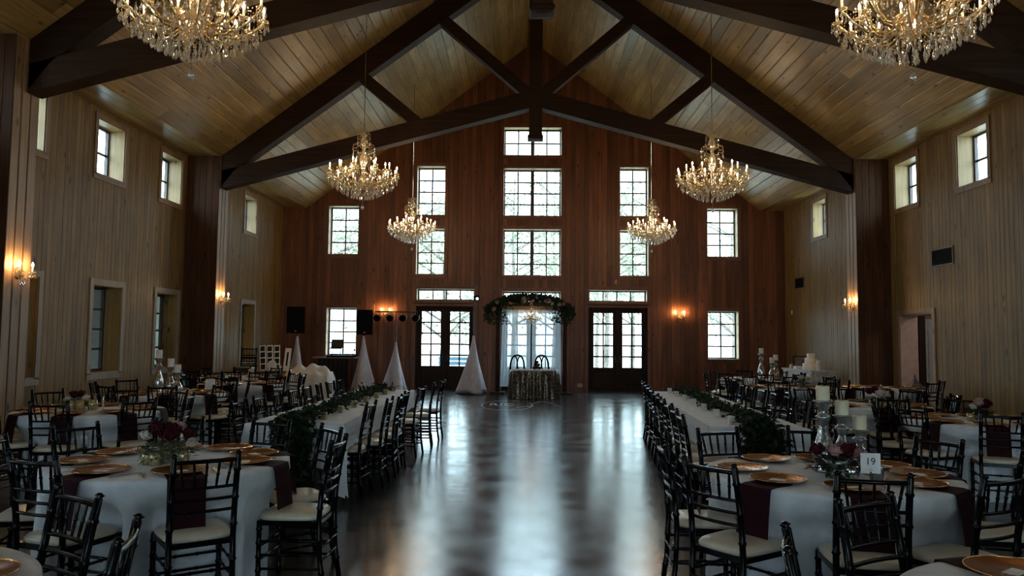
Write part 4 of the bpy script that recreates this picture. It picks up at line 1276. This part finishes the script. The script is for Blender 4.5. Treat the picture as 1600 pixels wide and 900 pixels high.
# ------------------------------------------------------------------ chandeliers
def chandelier(label, n_low=12, n_up=6, s=1., cord=3.5):
    t=thing('crystal_chandelier',label,'chandelier',(0,0,0),0,'crystal chandeliers')
    rr=random.Random(12)
    mb=MB(); mb.tube([(0,0,.62*s),(0,0,.62*s+cord)],.008,5); mb.build('hanging_cord',M['brass'],t)
    mb=MB(); mb.lathe([(.02,.62),(.05,.58),(.03,.54),(.06,.47),(.04,.40),(.025,.30),(.06,.22),(.075,.12),(.04,.02),(.03,-.10),(.09,-.17),(.13,-.22),(.10,-.28),(.05,-.31),(.01,-.33)] if s==1. else [(r_*s,z_*s) for r_,z_ in ((.02,.62),(.05,.58),(.03,.5),(.06,.4),(.03,.3),(.07,.12),(.03,-.1),(.13,-.22),(.05,-.31),(.01,-.33))],14); mb.build('stem',M['crystal_gold'],t,True)
    cr=MB(); bd=MB()
    def tier(n,rad,zc,z0,r0,ph,big):
        for k in range(n):
            a=2*PI*k/n+ph; c,s_=math.cos(a),math.sin(a)
            prof=[(r0,z0),(r0+(rad-r0)*.25,z0-.055),(r0+(rad-r0)*.55,z0-.05),(r0+(rad-r0)*.82,z0+.03),(rad*1.0,zc-.1),(rad,zc-.085)]
            ps=[Vector((r0*c,r0*s_,z0))]
            cps=[(q*s*c,q*s*s_,z*s) for q,z in prof]
            arm=MB(); arm.tube(cps,[.012*s,.014*s,.013*s,.012*s,.010*s,.010*s],6); ao=arm.build('arm',M['brass'],t,True)
            x,y,z=rad*s*c,rad*s*s_,(zc-.085)*s
            dp=MB(); dp.lathe([(.012*s,-.012*s),(.045*s,0),(.05*s,.006*s),(.014*s,.004*s),(.013*s,.018*s)],10,(x,y,z),cap=False); dp.build('drip_pan',M['crystal_gold'],ao,True)
            cs=MB(); cs.lathe([(.012*s,0),(.012*s,.06*s)],8,(x,y,z+.012*s)); cs.build('candle_sleeve',M['candle_sleeve'],ao,True)
            bl=MB(); bl.lathe([(.007*s,0),(.0135*s,.014*s),(.011*s,.032*s),(.002*s,.052*s)],6,(x,y,z+.072*s)); bl.build('bulb',M['bulb'],ao,True)
            for q in range(6):
                b=a+2*PI*q/6; px,py=x+.046*s*math.cos(b),y+.046*s*math.sin(b)
                bd.bead((px,py,z-.012*s),.008*s); cr.drop((px,py,z-.018*s),.013*s,.062*s)
            # strands from the upper body to the arm and between neighbours
            for (h0,rr0,dip) in ((.30,.06,.10),) if big else ((.30,.06,.05),):
                for i in range(1,14):
                    f=i/14; q=rr0+(rad-rr0)*f; zz=h0+(zc-.08-h0)*f-dip*math.sin(PI*f)*1.3
                    bd.bead((q*s*c,q*s*s_,zz*s),.0095*s)
            a2=a+2*PI/n
            for i in range(1,9):
                f=i/9; b=a+(a2-a)*f; zz=zc-.1-.075*math.sin(PI*f)
                bd.bead((rad*s*math.cos(b),rad*s*math.sin(b),zz*s),.0085*s)
                if i in (2,4,5,7): cr.drop((rad*s*math.cos(b),rad*s*math.sin(b),(zz-.012)*s),.013*s,.06*s)
            # drops along the arm
            for f in (.3,.5,.7,.88):
                q=r0+(rad-r0)*f; zz=z0-.05+.06*max(0,f-.5)
                cr.drop((q*s*c,q*s*s_,(zz-.012)*s),.014*s,.075*s); bd.bead((q*s*c,q*s*s_,(zz-.004)*s),.009*s)
    tier(n_low,.62,.0,-.21,.12,0,True)
    tier(n_up,.40,.09,-.15,.10,.26,True)
    if n_low>8: tier(n_up,.46,-.075,-.24,.11,.0,False)
    # bowl of hanging drops underneath
    for j,(q,z,n,L_) in enumerate(((.56,-.20,30,.08),(.47,-.25,28,.09),(.38,-.29,24,.10),(.29,-.33,20,.10),(.20,-.36,14,.10),(.11,-.38,8,.10))):
        for k in range(n):
            a=2*PI*k/n+j*.13; x,y=q*s*math.cos(a),q*s*math.sin(a)
            for b in range(3): bd.bead((x,y,(z+.05-.022*b)*s),.0085*s)
            cr.drop((x,y,(z-.012)*s),.017*s,L_*s)
    # crown tiers
    for rad,z0,n,L_ in ((.20,.36,10,.11),(.12,.55,8,.10)):
        for k in range(n):
            a=2*PI*k/n; c,s_=math.cos(a),math.sin(a)
            for i in range(8):
                f=i/7; q=.035+(rad-.035)*f; bd.bead((q*s*c,q*s*s_,(z0-.02+.07*math.sin(PI*f*.8))*s),.010*s)
            for b in range(3): bd.bead((rad*s*c,rad*s*s_,(z0-.03*b)*s),.009*s)
            cr.drop((rad*s*c,rad*s*s_,(z0-.08)*s),.016*s,.075*s)
            for i in range(5):
                f=i/5; bd.bead((rad*s*math.cos(a+f*2*PI/n),rad*s*math.sin(a+f*2*PI/n),(z0-.05*math.sin(PI*f))*s),.009*s)
    for i in range(7): bd.bead((0,0,(-.34-.022*i-.1)*s),.009*s)
    cr.build('crystal_drops',M['crystal'],t,kind='stuff'); bd.build('bead_strands',M['crystal_gold'],t,kind='stuff')
    fb=MB(); fb.lathe([(.001,-.565),(.02,-.58),(.029,-.605),(.022,-.632),(.001,-.645)] if s==1. else [(.001,-.55*s),(.025*s,-.59*s),(.001,-.63*s)],10,cap=False); fb.build('pendant_ball',M['crystal'],t,True)
    kids=[c for c in t.children]; kids+=[g for c in kids for g in c.children]
    for me in {c.data for c in kids}:
        for v in me.vertices:
            if v.co.z<0: v.co.z*=1.2
            elif v.co.z<1.: v.co.z*=1.1
    return t
CH=chandelier('crystal chandelier hanging in the middle row, left of the aisle')
CX=3.2; CZ=4.70
CH.location=(XC-CX,13.8,CZ)
for x,y,l in ((XC+CX,13.8,'crystal chandelier hanging in the middle row, right of the aisle'),(XC-CX-.06,20.3,'crystal chandelier hanging farthest back, left of the aisle'),(XC+CX-.03,20.3,'crystal chandelier hanging farthest back, right of the aisle'),(XC-CX-.06,6.75,'large crystal chandelier cut by the top edge, left side'),(XC+CX+.06,6.75,'large crystal chandelier cut by the top edge, right side')):
    dup(CH,(x,y,CZ),0,l)
c2=chandelier('small crystal chandelier hanging inside the wedding arch',8,4,.46,.05); c2.location=(.17,ay-.16,2.30)

# ------------------------------------------------------------------ wall sconces
def sconce(x,y,z,rz,label):
    """local -y points away from the wall"""
    t=thing('wall_sconce',label,'sconce',(x,y,z),rz,'crystal wall sconces')
    mb=MB(); mb.loft([[(a*.05,-.003,b*.09) for a,b in ((-1,-.6),(0,-1),(1,-.6),(1,.6),(0,1),(-1,.6))],[(a*.04,-.022,b*.075) for a,b in ((-1,-.6),(0,-1),(1,-.6),(1,.6),(0,1),(-1,.6))]]); mb.build('wall_plate',M['brass'],t)
    cr=MB(); bd=MB()
    for sx in (-1,1):
        arm=MB(); arm.tube([(0,-.02,-.02),(sx*.05,-.07,-.06),(sx*.11,-.11,-.03),(sx*.13,-.12,.02)],.008,6); ao=arm.build('arm',M['brass'],t,True)
        x_,y_,z_=sx*.13,-.12,.02
        dp=MB(); dp.lathe([(.012,-.01),(.045,0),(.05,.007),(.013,.005)],10,(x_,y_,z_),cap=False); dp.build('drip_pan',M['crystal_gold'],ao,True)
        cs=MB(); cs.lathe([(.012,0),(.012,.07)],8,(x_,y_,z_+.006)); cs.build('candle_sleeve',M['candle_sleeve'],ao,True)
        bl=MB(); bl.lathe([(.008,0),(.016,.016),(.013,.036),(.002,.06)],8,(x_,y_,z_+.078)); bl.build('bulb',M['sconce_bulb'],ao,True)
        for q in range(8):
            b=2*PI*q/8; bd.bead((x_+.047*math.cos(b),y_+.047*math.sin(b),z_-.008),.009); cr.drop((x_+.047*math.cos(b),y_+.047*math.sin(b),z_-.018),.014,.065)
        for i in range(9):
            f=i/8; bd.bead((sx*(.02+.1*f),-.05-.07*f,-.02-.07*math.sin(PI*f)),.009)
    for i in range(5): cr.drop((.03*(i-2),-.06,-.08-.02*(i%2)),.014,.08)
    cr.build('crystal_drops',M['crystal'],t,kind='stuff'); bd.build('bead_strands',M['crystal_gold'],t,kind='stuff')
xi_l=XC-INN; xi_r=XC+INN
sconce(xi_l-.0,10.12,2.42,R(90),'lit two-candle crystal sconce on the near left pilaster')
sconce(xi_l,17.0,2.42,R(90),'lit two-candle crystal sconce on the far left pilaster')
sconce(xi_r,16.95,2.40,R(-90),'lit two-candle crystal sconce on the far right pilaster')
sconce(4.74,D-.02,2.34,0,'lit two-candle crystal sconce on the far wall, right of doors')
sconce(-4.30,D-.02,2.34,0,'lit two-candle crystal sconce on the far wall behind light bar')

# ------------------------------------------------------------------ speakers, lights and stands
def scrim(x,y,h,label,w=.44,rot=0.):
    t=thing('tripod_stand',label,'stand',(x,y,0),rot,'stands dressed in white stretch fabric')
    mb=MB(); n=48; rings=[]
    for f in (0,.06,.2,.4,.6,.8,.92,1.):
        z=.02+(h-.02)*f; rad=.03+(w-.03)*(1-f)**1.35
        ring=[]
        for k in range(n):
            a=2*PI*k/n; d3=math.cos(3*a)*.5+.5
            sh=(.52+.48*d3**1.2) if f<.95 else 1.
            g=rad*(sh+(1-sh)*(f**1.5))
            zz=z+(.07*(1-d3)*(1-f)**4)
            ring.append((g*math.cos(a-PI/2+.25),g*math.sin(a-PI/2+.25),zz))
        rings.append(ring)
    mb.loft(rings); mb.build('fabric_cover',M['scrim'],t,True)
    for k in range(3):
        a=2*PI*k/3-PI/2+.25
        lg=MB(); lg.tube([(0,0,.7),(math.cos(a)*w*.9,math.sin(a)*w*.9,.015)],.014,6); lg.build('leg',M['black_metal'],t)
    return t
def pole(t,z0,z1):
    mb=MB(); mb.tube([(0,0,z0),(0,0,z1)],.0175,8); mb.build('pole',M['black_metal'],t)
t=scrim(-6.44,21.5,1.62,'white fabric-covered tripod under the far left loudspeaker',.40,.2); pole(t,.5,1.70)
t=scrim(-4.66,22.0,1.64,'white fabric-covered tripod under the loudspeaker beside the window',.46,-.3); pole(t,.5,1.68)
t=scrim(-3.80,22.45,1.47,'white fabric-covered tripod carrying the four-lamp light bar',.47,.15); pole(t,.5,2.36)
t=scrim(-1.49,22.2,1.68,'white fabric-covered tripod before the left glazed doors',.54,.1); pole(t,.5,2.85)
def speaker(x,y,z,w,h,label,rz=0):
    t=thing('loudspeaker',label,'speaker',(x,y,z),rz,'black loudspeakers on stands')
    d_=.36
    ring=[(-w/2,-d_/2),(w/2,-d_/2),(w*.36,d_/2),(-w*.36,d_/2)]
    mb=MB(); mb.loft([[(a*.97,b*.97,0) for a,b in ring],[(a,b,.012) for a,b in ring],[(a,b,h-.012) for a,b in ring],[(a*.97,b*.97,h) for a,b in ring]]); mb.build('cabinet',M['speaker'],t)
    gr=MB(); gr.box(-w/2+.025,w/2-.025,-d_/2-.012,-d_/2,.03,h-.03); gr.build('grille',M['vent'],t)
    hn=MB(); hn.loft([[(a*.16,-d_/2-.014,h*.75+b*.075) for a,b in ((-1,-1),(1,-1),(1,1),(-1,1))],[(a*.07,-d_/2-.0125,h*.75+b*.03) for a,b in ((-1,-1),(1,-1),(1,1),(-1,1))]]); hn.build('horn',M['speaker'],t)
    bg_=MB(); bg_.box(-.03,.03,-d_/2-.016,-d_/2-.012,.05,.065); bg_.build('badge',M['steel'],t)
speaker(-6.46,21.5,1.70,.50,.74,'black loudspeaker on the far left fabric-covered stand',.1)
speaker(-4.60,22.0,1.68,.46,.71,'black loudspeaker beside the lower left window',0)
lb=thing('light_bar','black bar with four stage lamps left of the glazed doors','stage light',(-3.80,22.45,2.36))
mb=MB(); mb.tube([(-.62,0,0),(.62,0,0)],.018,8); mb.build('crossbar',M['black_metal'],lb)
for i in range(4):
    x=-.57+i*.38
    mb=MB(); mb.box(x-.005,x+.005,-.01,.01,-.10,0); mb.box(x-.11,x-.10,-.02,.02,-.22,-.08); mb.box(x+.10,x+.11,-.02,.02,-.22,-.08); mb.box(x-.11,x+.11,-.02,.02,-.09,-.08); y_=mb.build('yoke',M['black_metal'],lb)
    cn=MB()
    rings=[[(x+rd*math.cos(2*PI*k/14),yy,-.19+rd*math.sin(2*PI*k/14)) for k in range(14)] for rd,yy in ((.05,.13),(.095,.09),(.095,-.09),(.08,-.09),(.075,-.05))]
    cn.loft(rings); cn.build('lamp_can',M['speaker'],lb,True)
sp=thing('spotlight','small lit spotlight on the pole left of the arch','stage light',(-1.49,22.2,2.85))
mb=MB(); mb.box(-.03,.15,-.05,.05,-.02,.0); mb.box(.02,.16,-.10,.10,-.14,-.01); mb.build('housing',M['speaker'],sp)
mb=MB(); rings=[[(.10+rd*math.cos(2*PI*k/14),-.10-yy,-.10+rd*math.sin(2*PI*k/14)) for k in range(14)] for rd,yy in ((.055,0),(.055,.03),(.04,.03))]; mb.loft(rings); mb.build('lens_ring',M['black_metal'],sp)
mb=MB(); mb.lathe([(.001,0),(.036,.001)],12,(0,0,0),cap=False); o=mb.build('lens',plain('lit lens',(1,1,1),.2,emit=(.95,.97,1),es=14),sp); o.rotation_euler=(R(90),0,0); o.location=(.10,-.132,-.10)

# DJ table
dj=thing('dj_table','dark skirted table with mixing gear below the left window','table',(-5.55,22.35,0))
mb=MB(); mb.box(-.62,.62,-.30,.30,.98,1.02); mb.build('tabletop',M['table_wood'],dj)
mb=MB(); n=40; rr_=[]
for z in (.98,.5,.02):
    rr_.append([(-.45+.9*k/n,-.27+.015*math.sin(k*1.1),z) for k in range(n+1)])
vs=[p for q in rr_ for p in q]; fs=[(i*(n+1)+k,i*(n+1)+k+1,(i+1)*(n+1)+k+1,(i+1)*(n+1)+k) for i in range(2) for k in range(n)]
mb.add(vs,fs); mb.build('skirt',M['black_cloth'],dj,True)
for sx in (-1,1):
    for sy in (-1,1):
        mb=MB(); mb.tube([(sx*.55,sy*.22,0),(sx*.55,sy*.22,.98)],.018,6); mb.build('leg',M['black_metal'],dj)
mx=thing('dj_mixer','low black mixing console on the dark skirted table','mixer',(-5.35,22.3,1.021))
mb=MB(); mb.loft([[(-.40,-.2,0),(.40,-.2,0),(.40,.2,0),(-.40,.2,0)],[(-.40,-.2,.04),(.40,-.2,.04),(.40,.2,.09),(-.40,.2,.09)]]); mb.build('body',M['speaker'],mx)
for i in range(6):
    mb=MB(); mb.lathe([(.018,.06),(.016,.085)],8,(-.3+i*.12,0,0)); mb.build('knob',M['black_metal'],mx)
lp=thing('laptop','open black laptop raised on a stand before the left window','laptop',(-5.52,22.3,1.021))
mb=MB()
for sx in (-1,1): mb.tube([(sx*.12,.0,.04),(sx*.10,.03,.26)],.009,6)
mb.box(-.16,.16,-.08,.10,0,.012); mb.box(-.13,.13,-.02,.0,.05,.065); mb.build('stand',M['black_metal'],lp)
mb=MB(); mb.obox(Matrix.Translation((0,0,.27))@Matrix.Rotation(R(12),4,'X'),.36,.25,.016); mb.build('keyboard_base',M['black_metal'],lp)
mb=MB(); mb.obox(Matrix.Translation((0,.13,.39))@Matrix.Rotation(R(80),4,'X'),.36,.25,.012); mb.build('screen',M['screen_dark'],lp)
mc=thing('microphone_stand','black gooseneck microphone at right of the mixing table','microphone',(-5.02,22.25,1.021))
mb=MB(); mb.lathe([(.05,0),(.05,.012),(.01,.016)],12); mb.build('base',M['black_metal'],mc)
mb=MB(); mb.tube([(0,0,.01),(0,0,.12),(.05,0,.18)],.008,6); mb.build('gooseneck',M['black_metal'],mc)
mb=MB(); mb.lathe([(.012,-.03),(.024,.0),(.02,.03),(.002,.04)],10,(.05,0,.2)); mb.build('head',M['speaker'],mc,True)

# ------------------------------------------------------------------ rear left corner
rng=random.Random(2)
for i in range(3):
    chair(-6.52,17.75+.02*i,PI+R(2*i),'chiavari chair in the stack by far left pilaster, %s of three'%['bottom','middle','top'][i],'stacked chiavari chairs',False).location.z=.20*i
pt=thing('folding_table','wooden folding table with photo strips, rear left corner','table',(-6.15,18.75,0))
mb=MB(); mb.box(-.6,.9,-.35,.35,.73,.76); mb.build('tabletop',M['table_wood'],pt)
for sx in (-.5,.8):
    for sy in (-.28,.28):
        mb=MB(); mb.tube([(sx,sy,0),(sx,sy,.73)],.014,6); mb.build('leg',M['black_metal'],pt)
ft=M['screen_dark']
for i,(x,tilt,h) in enumerate(((-6.42,-6,.62),(-6.25,-5,.63),(-6.08,-4,.63),(-5.86,3,.56))):
    f=thing('photo_strip_board','%s tall white photo strip board leaning on the folding table'%['leftmost','second','third','rightmost'][i],'photo board',(x,18.7,.7615),0,'photo strip boards')
    f.rotation_euler=(R(-8),R(tilt),0)
    mb=MB(); mb.box(-.075,.075,-.008,.008,0,h); mb.build('board_panel',M['paper'],f)
    if i<3:
        for j in range(4):
            mb=MB(); mb.box(-.055,.055,-.0105,-.008,.03+j*.15,.15+j*.15); mb.build('photo',ft,f)
    else:
        mb=MB(); mb.box(-.022,.022,-.0105,-.008,.12,h-.1); mb.build('photo',ft,f)
f=thing('oval_sign','white rounded sign standing before the photo strip boards','sign',(-6.12,18.45,.7615))
mb=MB(); mb.prism([(.11*math.copysign(abs(math.cos(2*PI*k/28))**.8,math.cos(2*PI*k/28)),.13+.13*math.sin(2*PI*k/28)) for k in range(28)],-.008,.008); mb.build('panel',M['paper'],f)
f=thing('brown_folding_table','bare brown folding table beside the white draped heap','table',(-5.55,17.1,0))
mb=MB(); mb.box(-.45,.45,-.35,.35,.72,.75); mb.build('tabletop',M['table_wood'],f)
for sx in (-1,1):
    mb=MB(); mb.tube([(sx*.35,-.25,0),(sx*.35,.25,.72)],.013,6); mb.tube([(sx*.35,.25,0),(sx*.35,-.25,.72)],.013,6); mb.build('leg',M['black_metal'],f)
o=thing('pillar_candle','slim white candle on the bare brown folding table','candle',(-5.45,17.0,.751),0,'pillar candles')
mb=MB(); mb.lathe([(.022,0),(.022,.2),(.001,.198)],10,cap=False); mb.build('wax',M['white_wax'],o,True)
# white cloth thrown over a heap
hp=MB(); n=40; g=[]; rr=random.Random(21)
bl_=[(-.2,0,.98,.16),(.1,.05,1.0,.2),(.28,-.05,.97,.12),(-.35,.1,.9,.2)]
for j in range(n+1):
    for i in range(n+1):
        x=-.56+1.12*i/n; y=-.5+1.0*j/n
        e=max(abs(x)/.46,abs(y)/.40)
        z=.80
        for bx,by,bz,bw in bl_:
            z=max(z,.80+(bz-.80)*math.exp(-((x-bx)**2+(y-by)**2)/(2*bw*bw)))
        z+=.02*math.sin(x*23+y*9)+.015*math.sin(y*31-x*7)
        if e>1: z-= min(1,(e-1)/.14)*.52*(1+.15*math.sin(9*x+7*y))
        g.append((x+(.03*math.sin(y*20) if e>1 else 0),y+(.03*math.sin(x*22) if e>1 else 0),max(.16,z)))
hp.add(g,[(j*(n+1)+i,j*(n+1)+i+1,(j+1)*(n+1)+i+1,(j+1)*(n+1)+i) for j in range(n) for i in range(n)])
t=thing('covered_table','table heaped under a rumpled white cloth, left rear','table',(-4.66,16.5,0),R(6))
hp.build('cloth',M['cake'],t,True)
for sx in (-1,1):
    for sy in (-1,1):
        mb=MB(); mb.tube([(sx*.42,sy*.33,0),(sx*.42,sy*.33,.74)],.015,6); mb.build('leg',M['black_metal'],t)
mb=MB(); mb.box(-.45,.45,-.38,.38,.72,.75); mb.build('tabletop',M['table_wood'],t)

# ------------------------------------------------------------------ rear right: cake buffet, lantern, doorway
bf=thing('buffet_cabinet','distressed white buffet cabinet along the right wall','cabinet',(7.0,19.0,0))
W2,L2=.29,.98
mb=MB(); mb.box(-W2,W2,-L2,L2,.10,.88); mb.build('body',M['white_paint'],bf)
mb=MB(); mb.box(-W2-.03,W2,-L2-.03,L2+.03,.88,.92); mb.build('top',M['white_paint'],bf)
for i in range(3):
    y=-L2+.05+i*(2*L2-.1)/3; y1=y+(2*L2-.1)/3-.04
    mb=MB(); mb.box(-W2-.015,-W2,y,y1,.66,.84); dr=mb.build('drawer',M['white_paint'],bf)
    mb=MB(); mb.lathe([(.014,0),(.018,.015),(.006,.02)],8); k_=mb.build('knob',M['black_metal'],dr); k_.location=(-W2-.02,(y+y1)/2,.75); k_.rotation_euler=(0,R(-90),0)
    mb=MB(); mb.box(-W2-.015,-W2,y,y1,.14,.62); mb.box(-W2-.02,-W2-.015,y+.06,y1-.06,.2,.56); dr=mb.build('door',M['white_paint'],bf)
for sx in (-1,1):
    for sy in (-1,1):
        mb=MB(); mb.lathe([(.02,0),(.035,.06),(.04,.10)],8,(sx*(W2-.05),sy*(L2-.06),0)); mb.build('foot',M['white_paint'],bf)
ck=thing('tiered_cake','white tiered cake on the buffet cabinet','cake',(6.98,18.75,.921))
for r_,z0,z1 in ((.20,.012,.15),(.15,.15,.28),(.10,.28,.39)):
    mb=MB(); mb.lathe([(r_,z0),(r_,z1-.012),(r_-.012,z1),(.001,z1)],28,cap=False); mb.build('tier',M['cake'],ck,True)
mb=MB(); mb.lathe([(.22,0),(.22,.012),(.001,.012)],28); mb.build('cake_board',M['paper'],ck)
pf=thing('picture_frame','dark framed picture with a small light, on the buffet','picture',(6.98,19.45,.921),R(-30))
mb=MB(); mb.box(-.19,.19,-.012,.012,0,.32); mb.build('frame',M['door_wood'],pf)
mb=MB(); mb.box(-.15,.15,-.015,-.012,.04,.28); mb.build('picture',plain('brown print',(.09,.05,.04),.35,var=.5,scale=22),pf)
mb=MB(); mb.bead((.12,-.03,.25),.022); mb.build('small_light',plain('fairy light',(1,.9,.7),.3,emit=(1,.85,.6),es=9),pf)
for x,y,h,l in ((6.92,18.15,.24,'tall white vase at the near end of buffet'),(6.85,19.75,.10,'short white candle jar at the far end of buffet')):
    mb=MB(); mb.lathe([(.045,0),(.06,h*.3),(.05,h*.75),(.042,h),(.036,h),(.03,h*.4),(.001,h*.3)],16,cap=False); o=mb.build('white_vase',M['white_wax'],None,True,(x,y,.921)); tag(o,l,'vase')
mb=MB(); mb.box(-.14,.14,-.10,.10,0,.07); o=mb.build('gift_box',M['paper'],None,False,(6.86,19.15,.921)); tag(o,'flat white box lying between cake and picture on buffet','box')
ln=thing('garden_lantern','dark peaked metal lantern on a black stand by the doorway','lantern',(7.45,14.75,0))
ring=lambda r,z:[(a*r,b*r,z) for a,b in ((-1,-1),(1,-1),(1,1),(-1,1))]
mb=MB(); mb.loft([ring(.18,0),ring(.18,.03),ring(.14,.05),ring(.14,.58),ring(.19,.6),ring(.19,.63)]); mb.build('stand',M['black_cloth'],ln)
for sx in (-1,1):
    for sy in (-1,1):
        mb=MB(); mb.box(sx*.115-.012,sx*.115+.012,sy*.115-.012,sy*.115+.012,.63,.73); mb.build('corner_post',M['black_metal'],ln)
for k in range(4):
    a=k*PI/2
    mb=MB(); mb.obox(Matrix.Rotation(a,4,'Z')@Matrix.Translation((0,-.115,.68)),.20,.003,.10); mb.build('pane',M['glass'],ln)
mb=MB(); mb.loft([ring(.155,.73),ring(.16,.745),ring(.10,.79),ring(.06,.84),ring(.035,.86),ring(.035,.88),ring(.012,.92),ring(.018,.94),ring(.003,1.0)]); mb.build('roof',M['bark'],ln)

# wall fittings
def grille(P,u0,u1,v0,v1,label,bars):
    t=thing('air_grille',label,'vent')
    mb=MB(); w=.03
    for a in ((u0,u1,v0,v0+w),(u0,u1,v1-w,v1),(u0,u0+w,v0+w,v1-w),(u1-w,u1,v0+w,v1-w)): mbox(mb,P,*a,-.04,-.018)
    mb.build('frame',M['vent_frame'],t)
    mb=MB(); mbox(mb,P,u0+w,u1-w,v0+w,v1-w,-.024,-.02); mb.build('duct_back',M['vent'],t)
    for i in range(bars):
        z=v0+w+(v1-v0-2*w)*(i+.5)/bars
        mb=MB(); mbox(mb,P,u0+w,u1-w,z-.006,z+.006,-.036,-.026); mb.build('slat',M['vent'],t)
PR=mapper('right'); PB=mapper('back')
grille(PR,14.25,15.02,3.07,3.42,'wide dark air grille high on the right wall',8)
grille(PR,21.85,22.6,3.13,3.47,'small dark air grille near the far right corner',8)
def fitting(P,u,v,w,h,label,cat,name,mat):
    t=thing(name,label,cat)
    mb=MB(); mbox(mb,P,u-w/2,u+w/2,v-h/2,v+h/2,-.03,-.019); mb.build('cover',mat,t)
    mb=MB(); mbox(mb,P,u-w*.2,u+w*.2,v-h*.2,v+h*.2,-.038,-.03); mb.build('button',mat,t)
fitting(PR,22.9,2.47,.10,.12,'small white thermostat in the far right corner','thermostat','thermostat',M['white_wax'])
fitting(PR,22.6,1.25,.09,.13,'brown switch plate in the far right corner','switch','wall_switch',M['trim_red'])
fitting(PB,2.79,3.38,.07,.13,'small pale sensor above the right glazed doors','sensor','motion_sensor',M['tan_wall'])
fitting(PB,1.70,.2,.16,.11,'pale outlet plate low beside the right glazed doors','outlet','wall_outlet',M['tan_wall'])

# gobo-light monogram on the dance floor, painted as pale flat shapes
mg=thing('light_monogram','white oval RIC monogram of projected light, painted on the floor','painted light',(-.42,18.55,.0))
mw_=plain('painted projector light',(.55,.58,.6),.4)  # pale colour stands in for the projected light
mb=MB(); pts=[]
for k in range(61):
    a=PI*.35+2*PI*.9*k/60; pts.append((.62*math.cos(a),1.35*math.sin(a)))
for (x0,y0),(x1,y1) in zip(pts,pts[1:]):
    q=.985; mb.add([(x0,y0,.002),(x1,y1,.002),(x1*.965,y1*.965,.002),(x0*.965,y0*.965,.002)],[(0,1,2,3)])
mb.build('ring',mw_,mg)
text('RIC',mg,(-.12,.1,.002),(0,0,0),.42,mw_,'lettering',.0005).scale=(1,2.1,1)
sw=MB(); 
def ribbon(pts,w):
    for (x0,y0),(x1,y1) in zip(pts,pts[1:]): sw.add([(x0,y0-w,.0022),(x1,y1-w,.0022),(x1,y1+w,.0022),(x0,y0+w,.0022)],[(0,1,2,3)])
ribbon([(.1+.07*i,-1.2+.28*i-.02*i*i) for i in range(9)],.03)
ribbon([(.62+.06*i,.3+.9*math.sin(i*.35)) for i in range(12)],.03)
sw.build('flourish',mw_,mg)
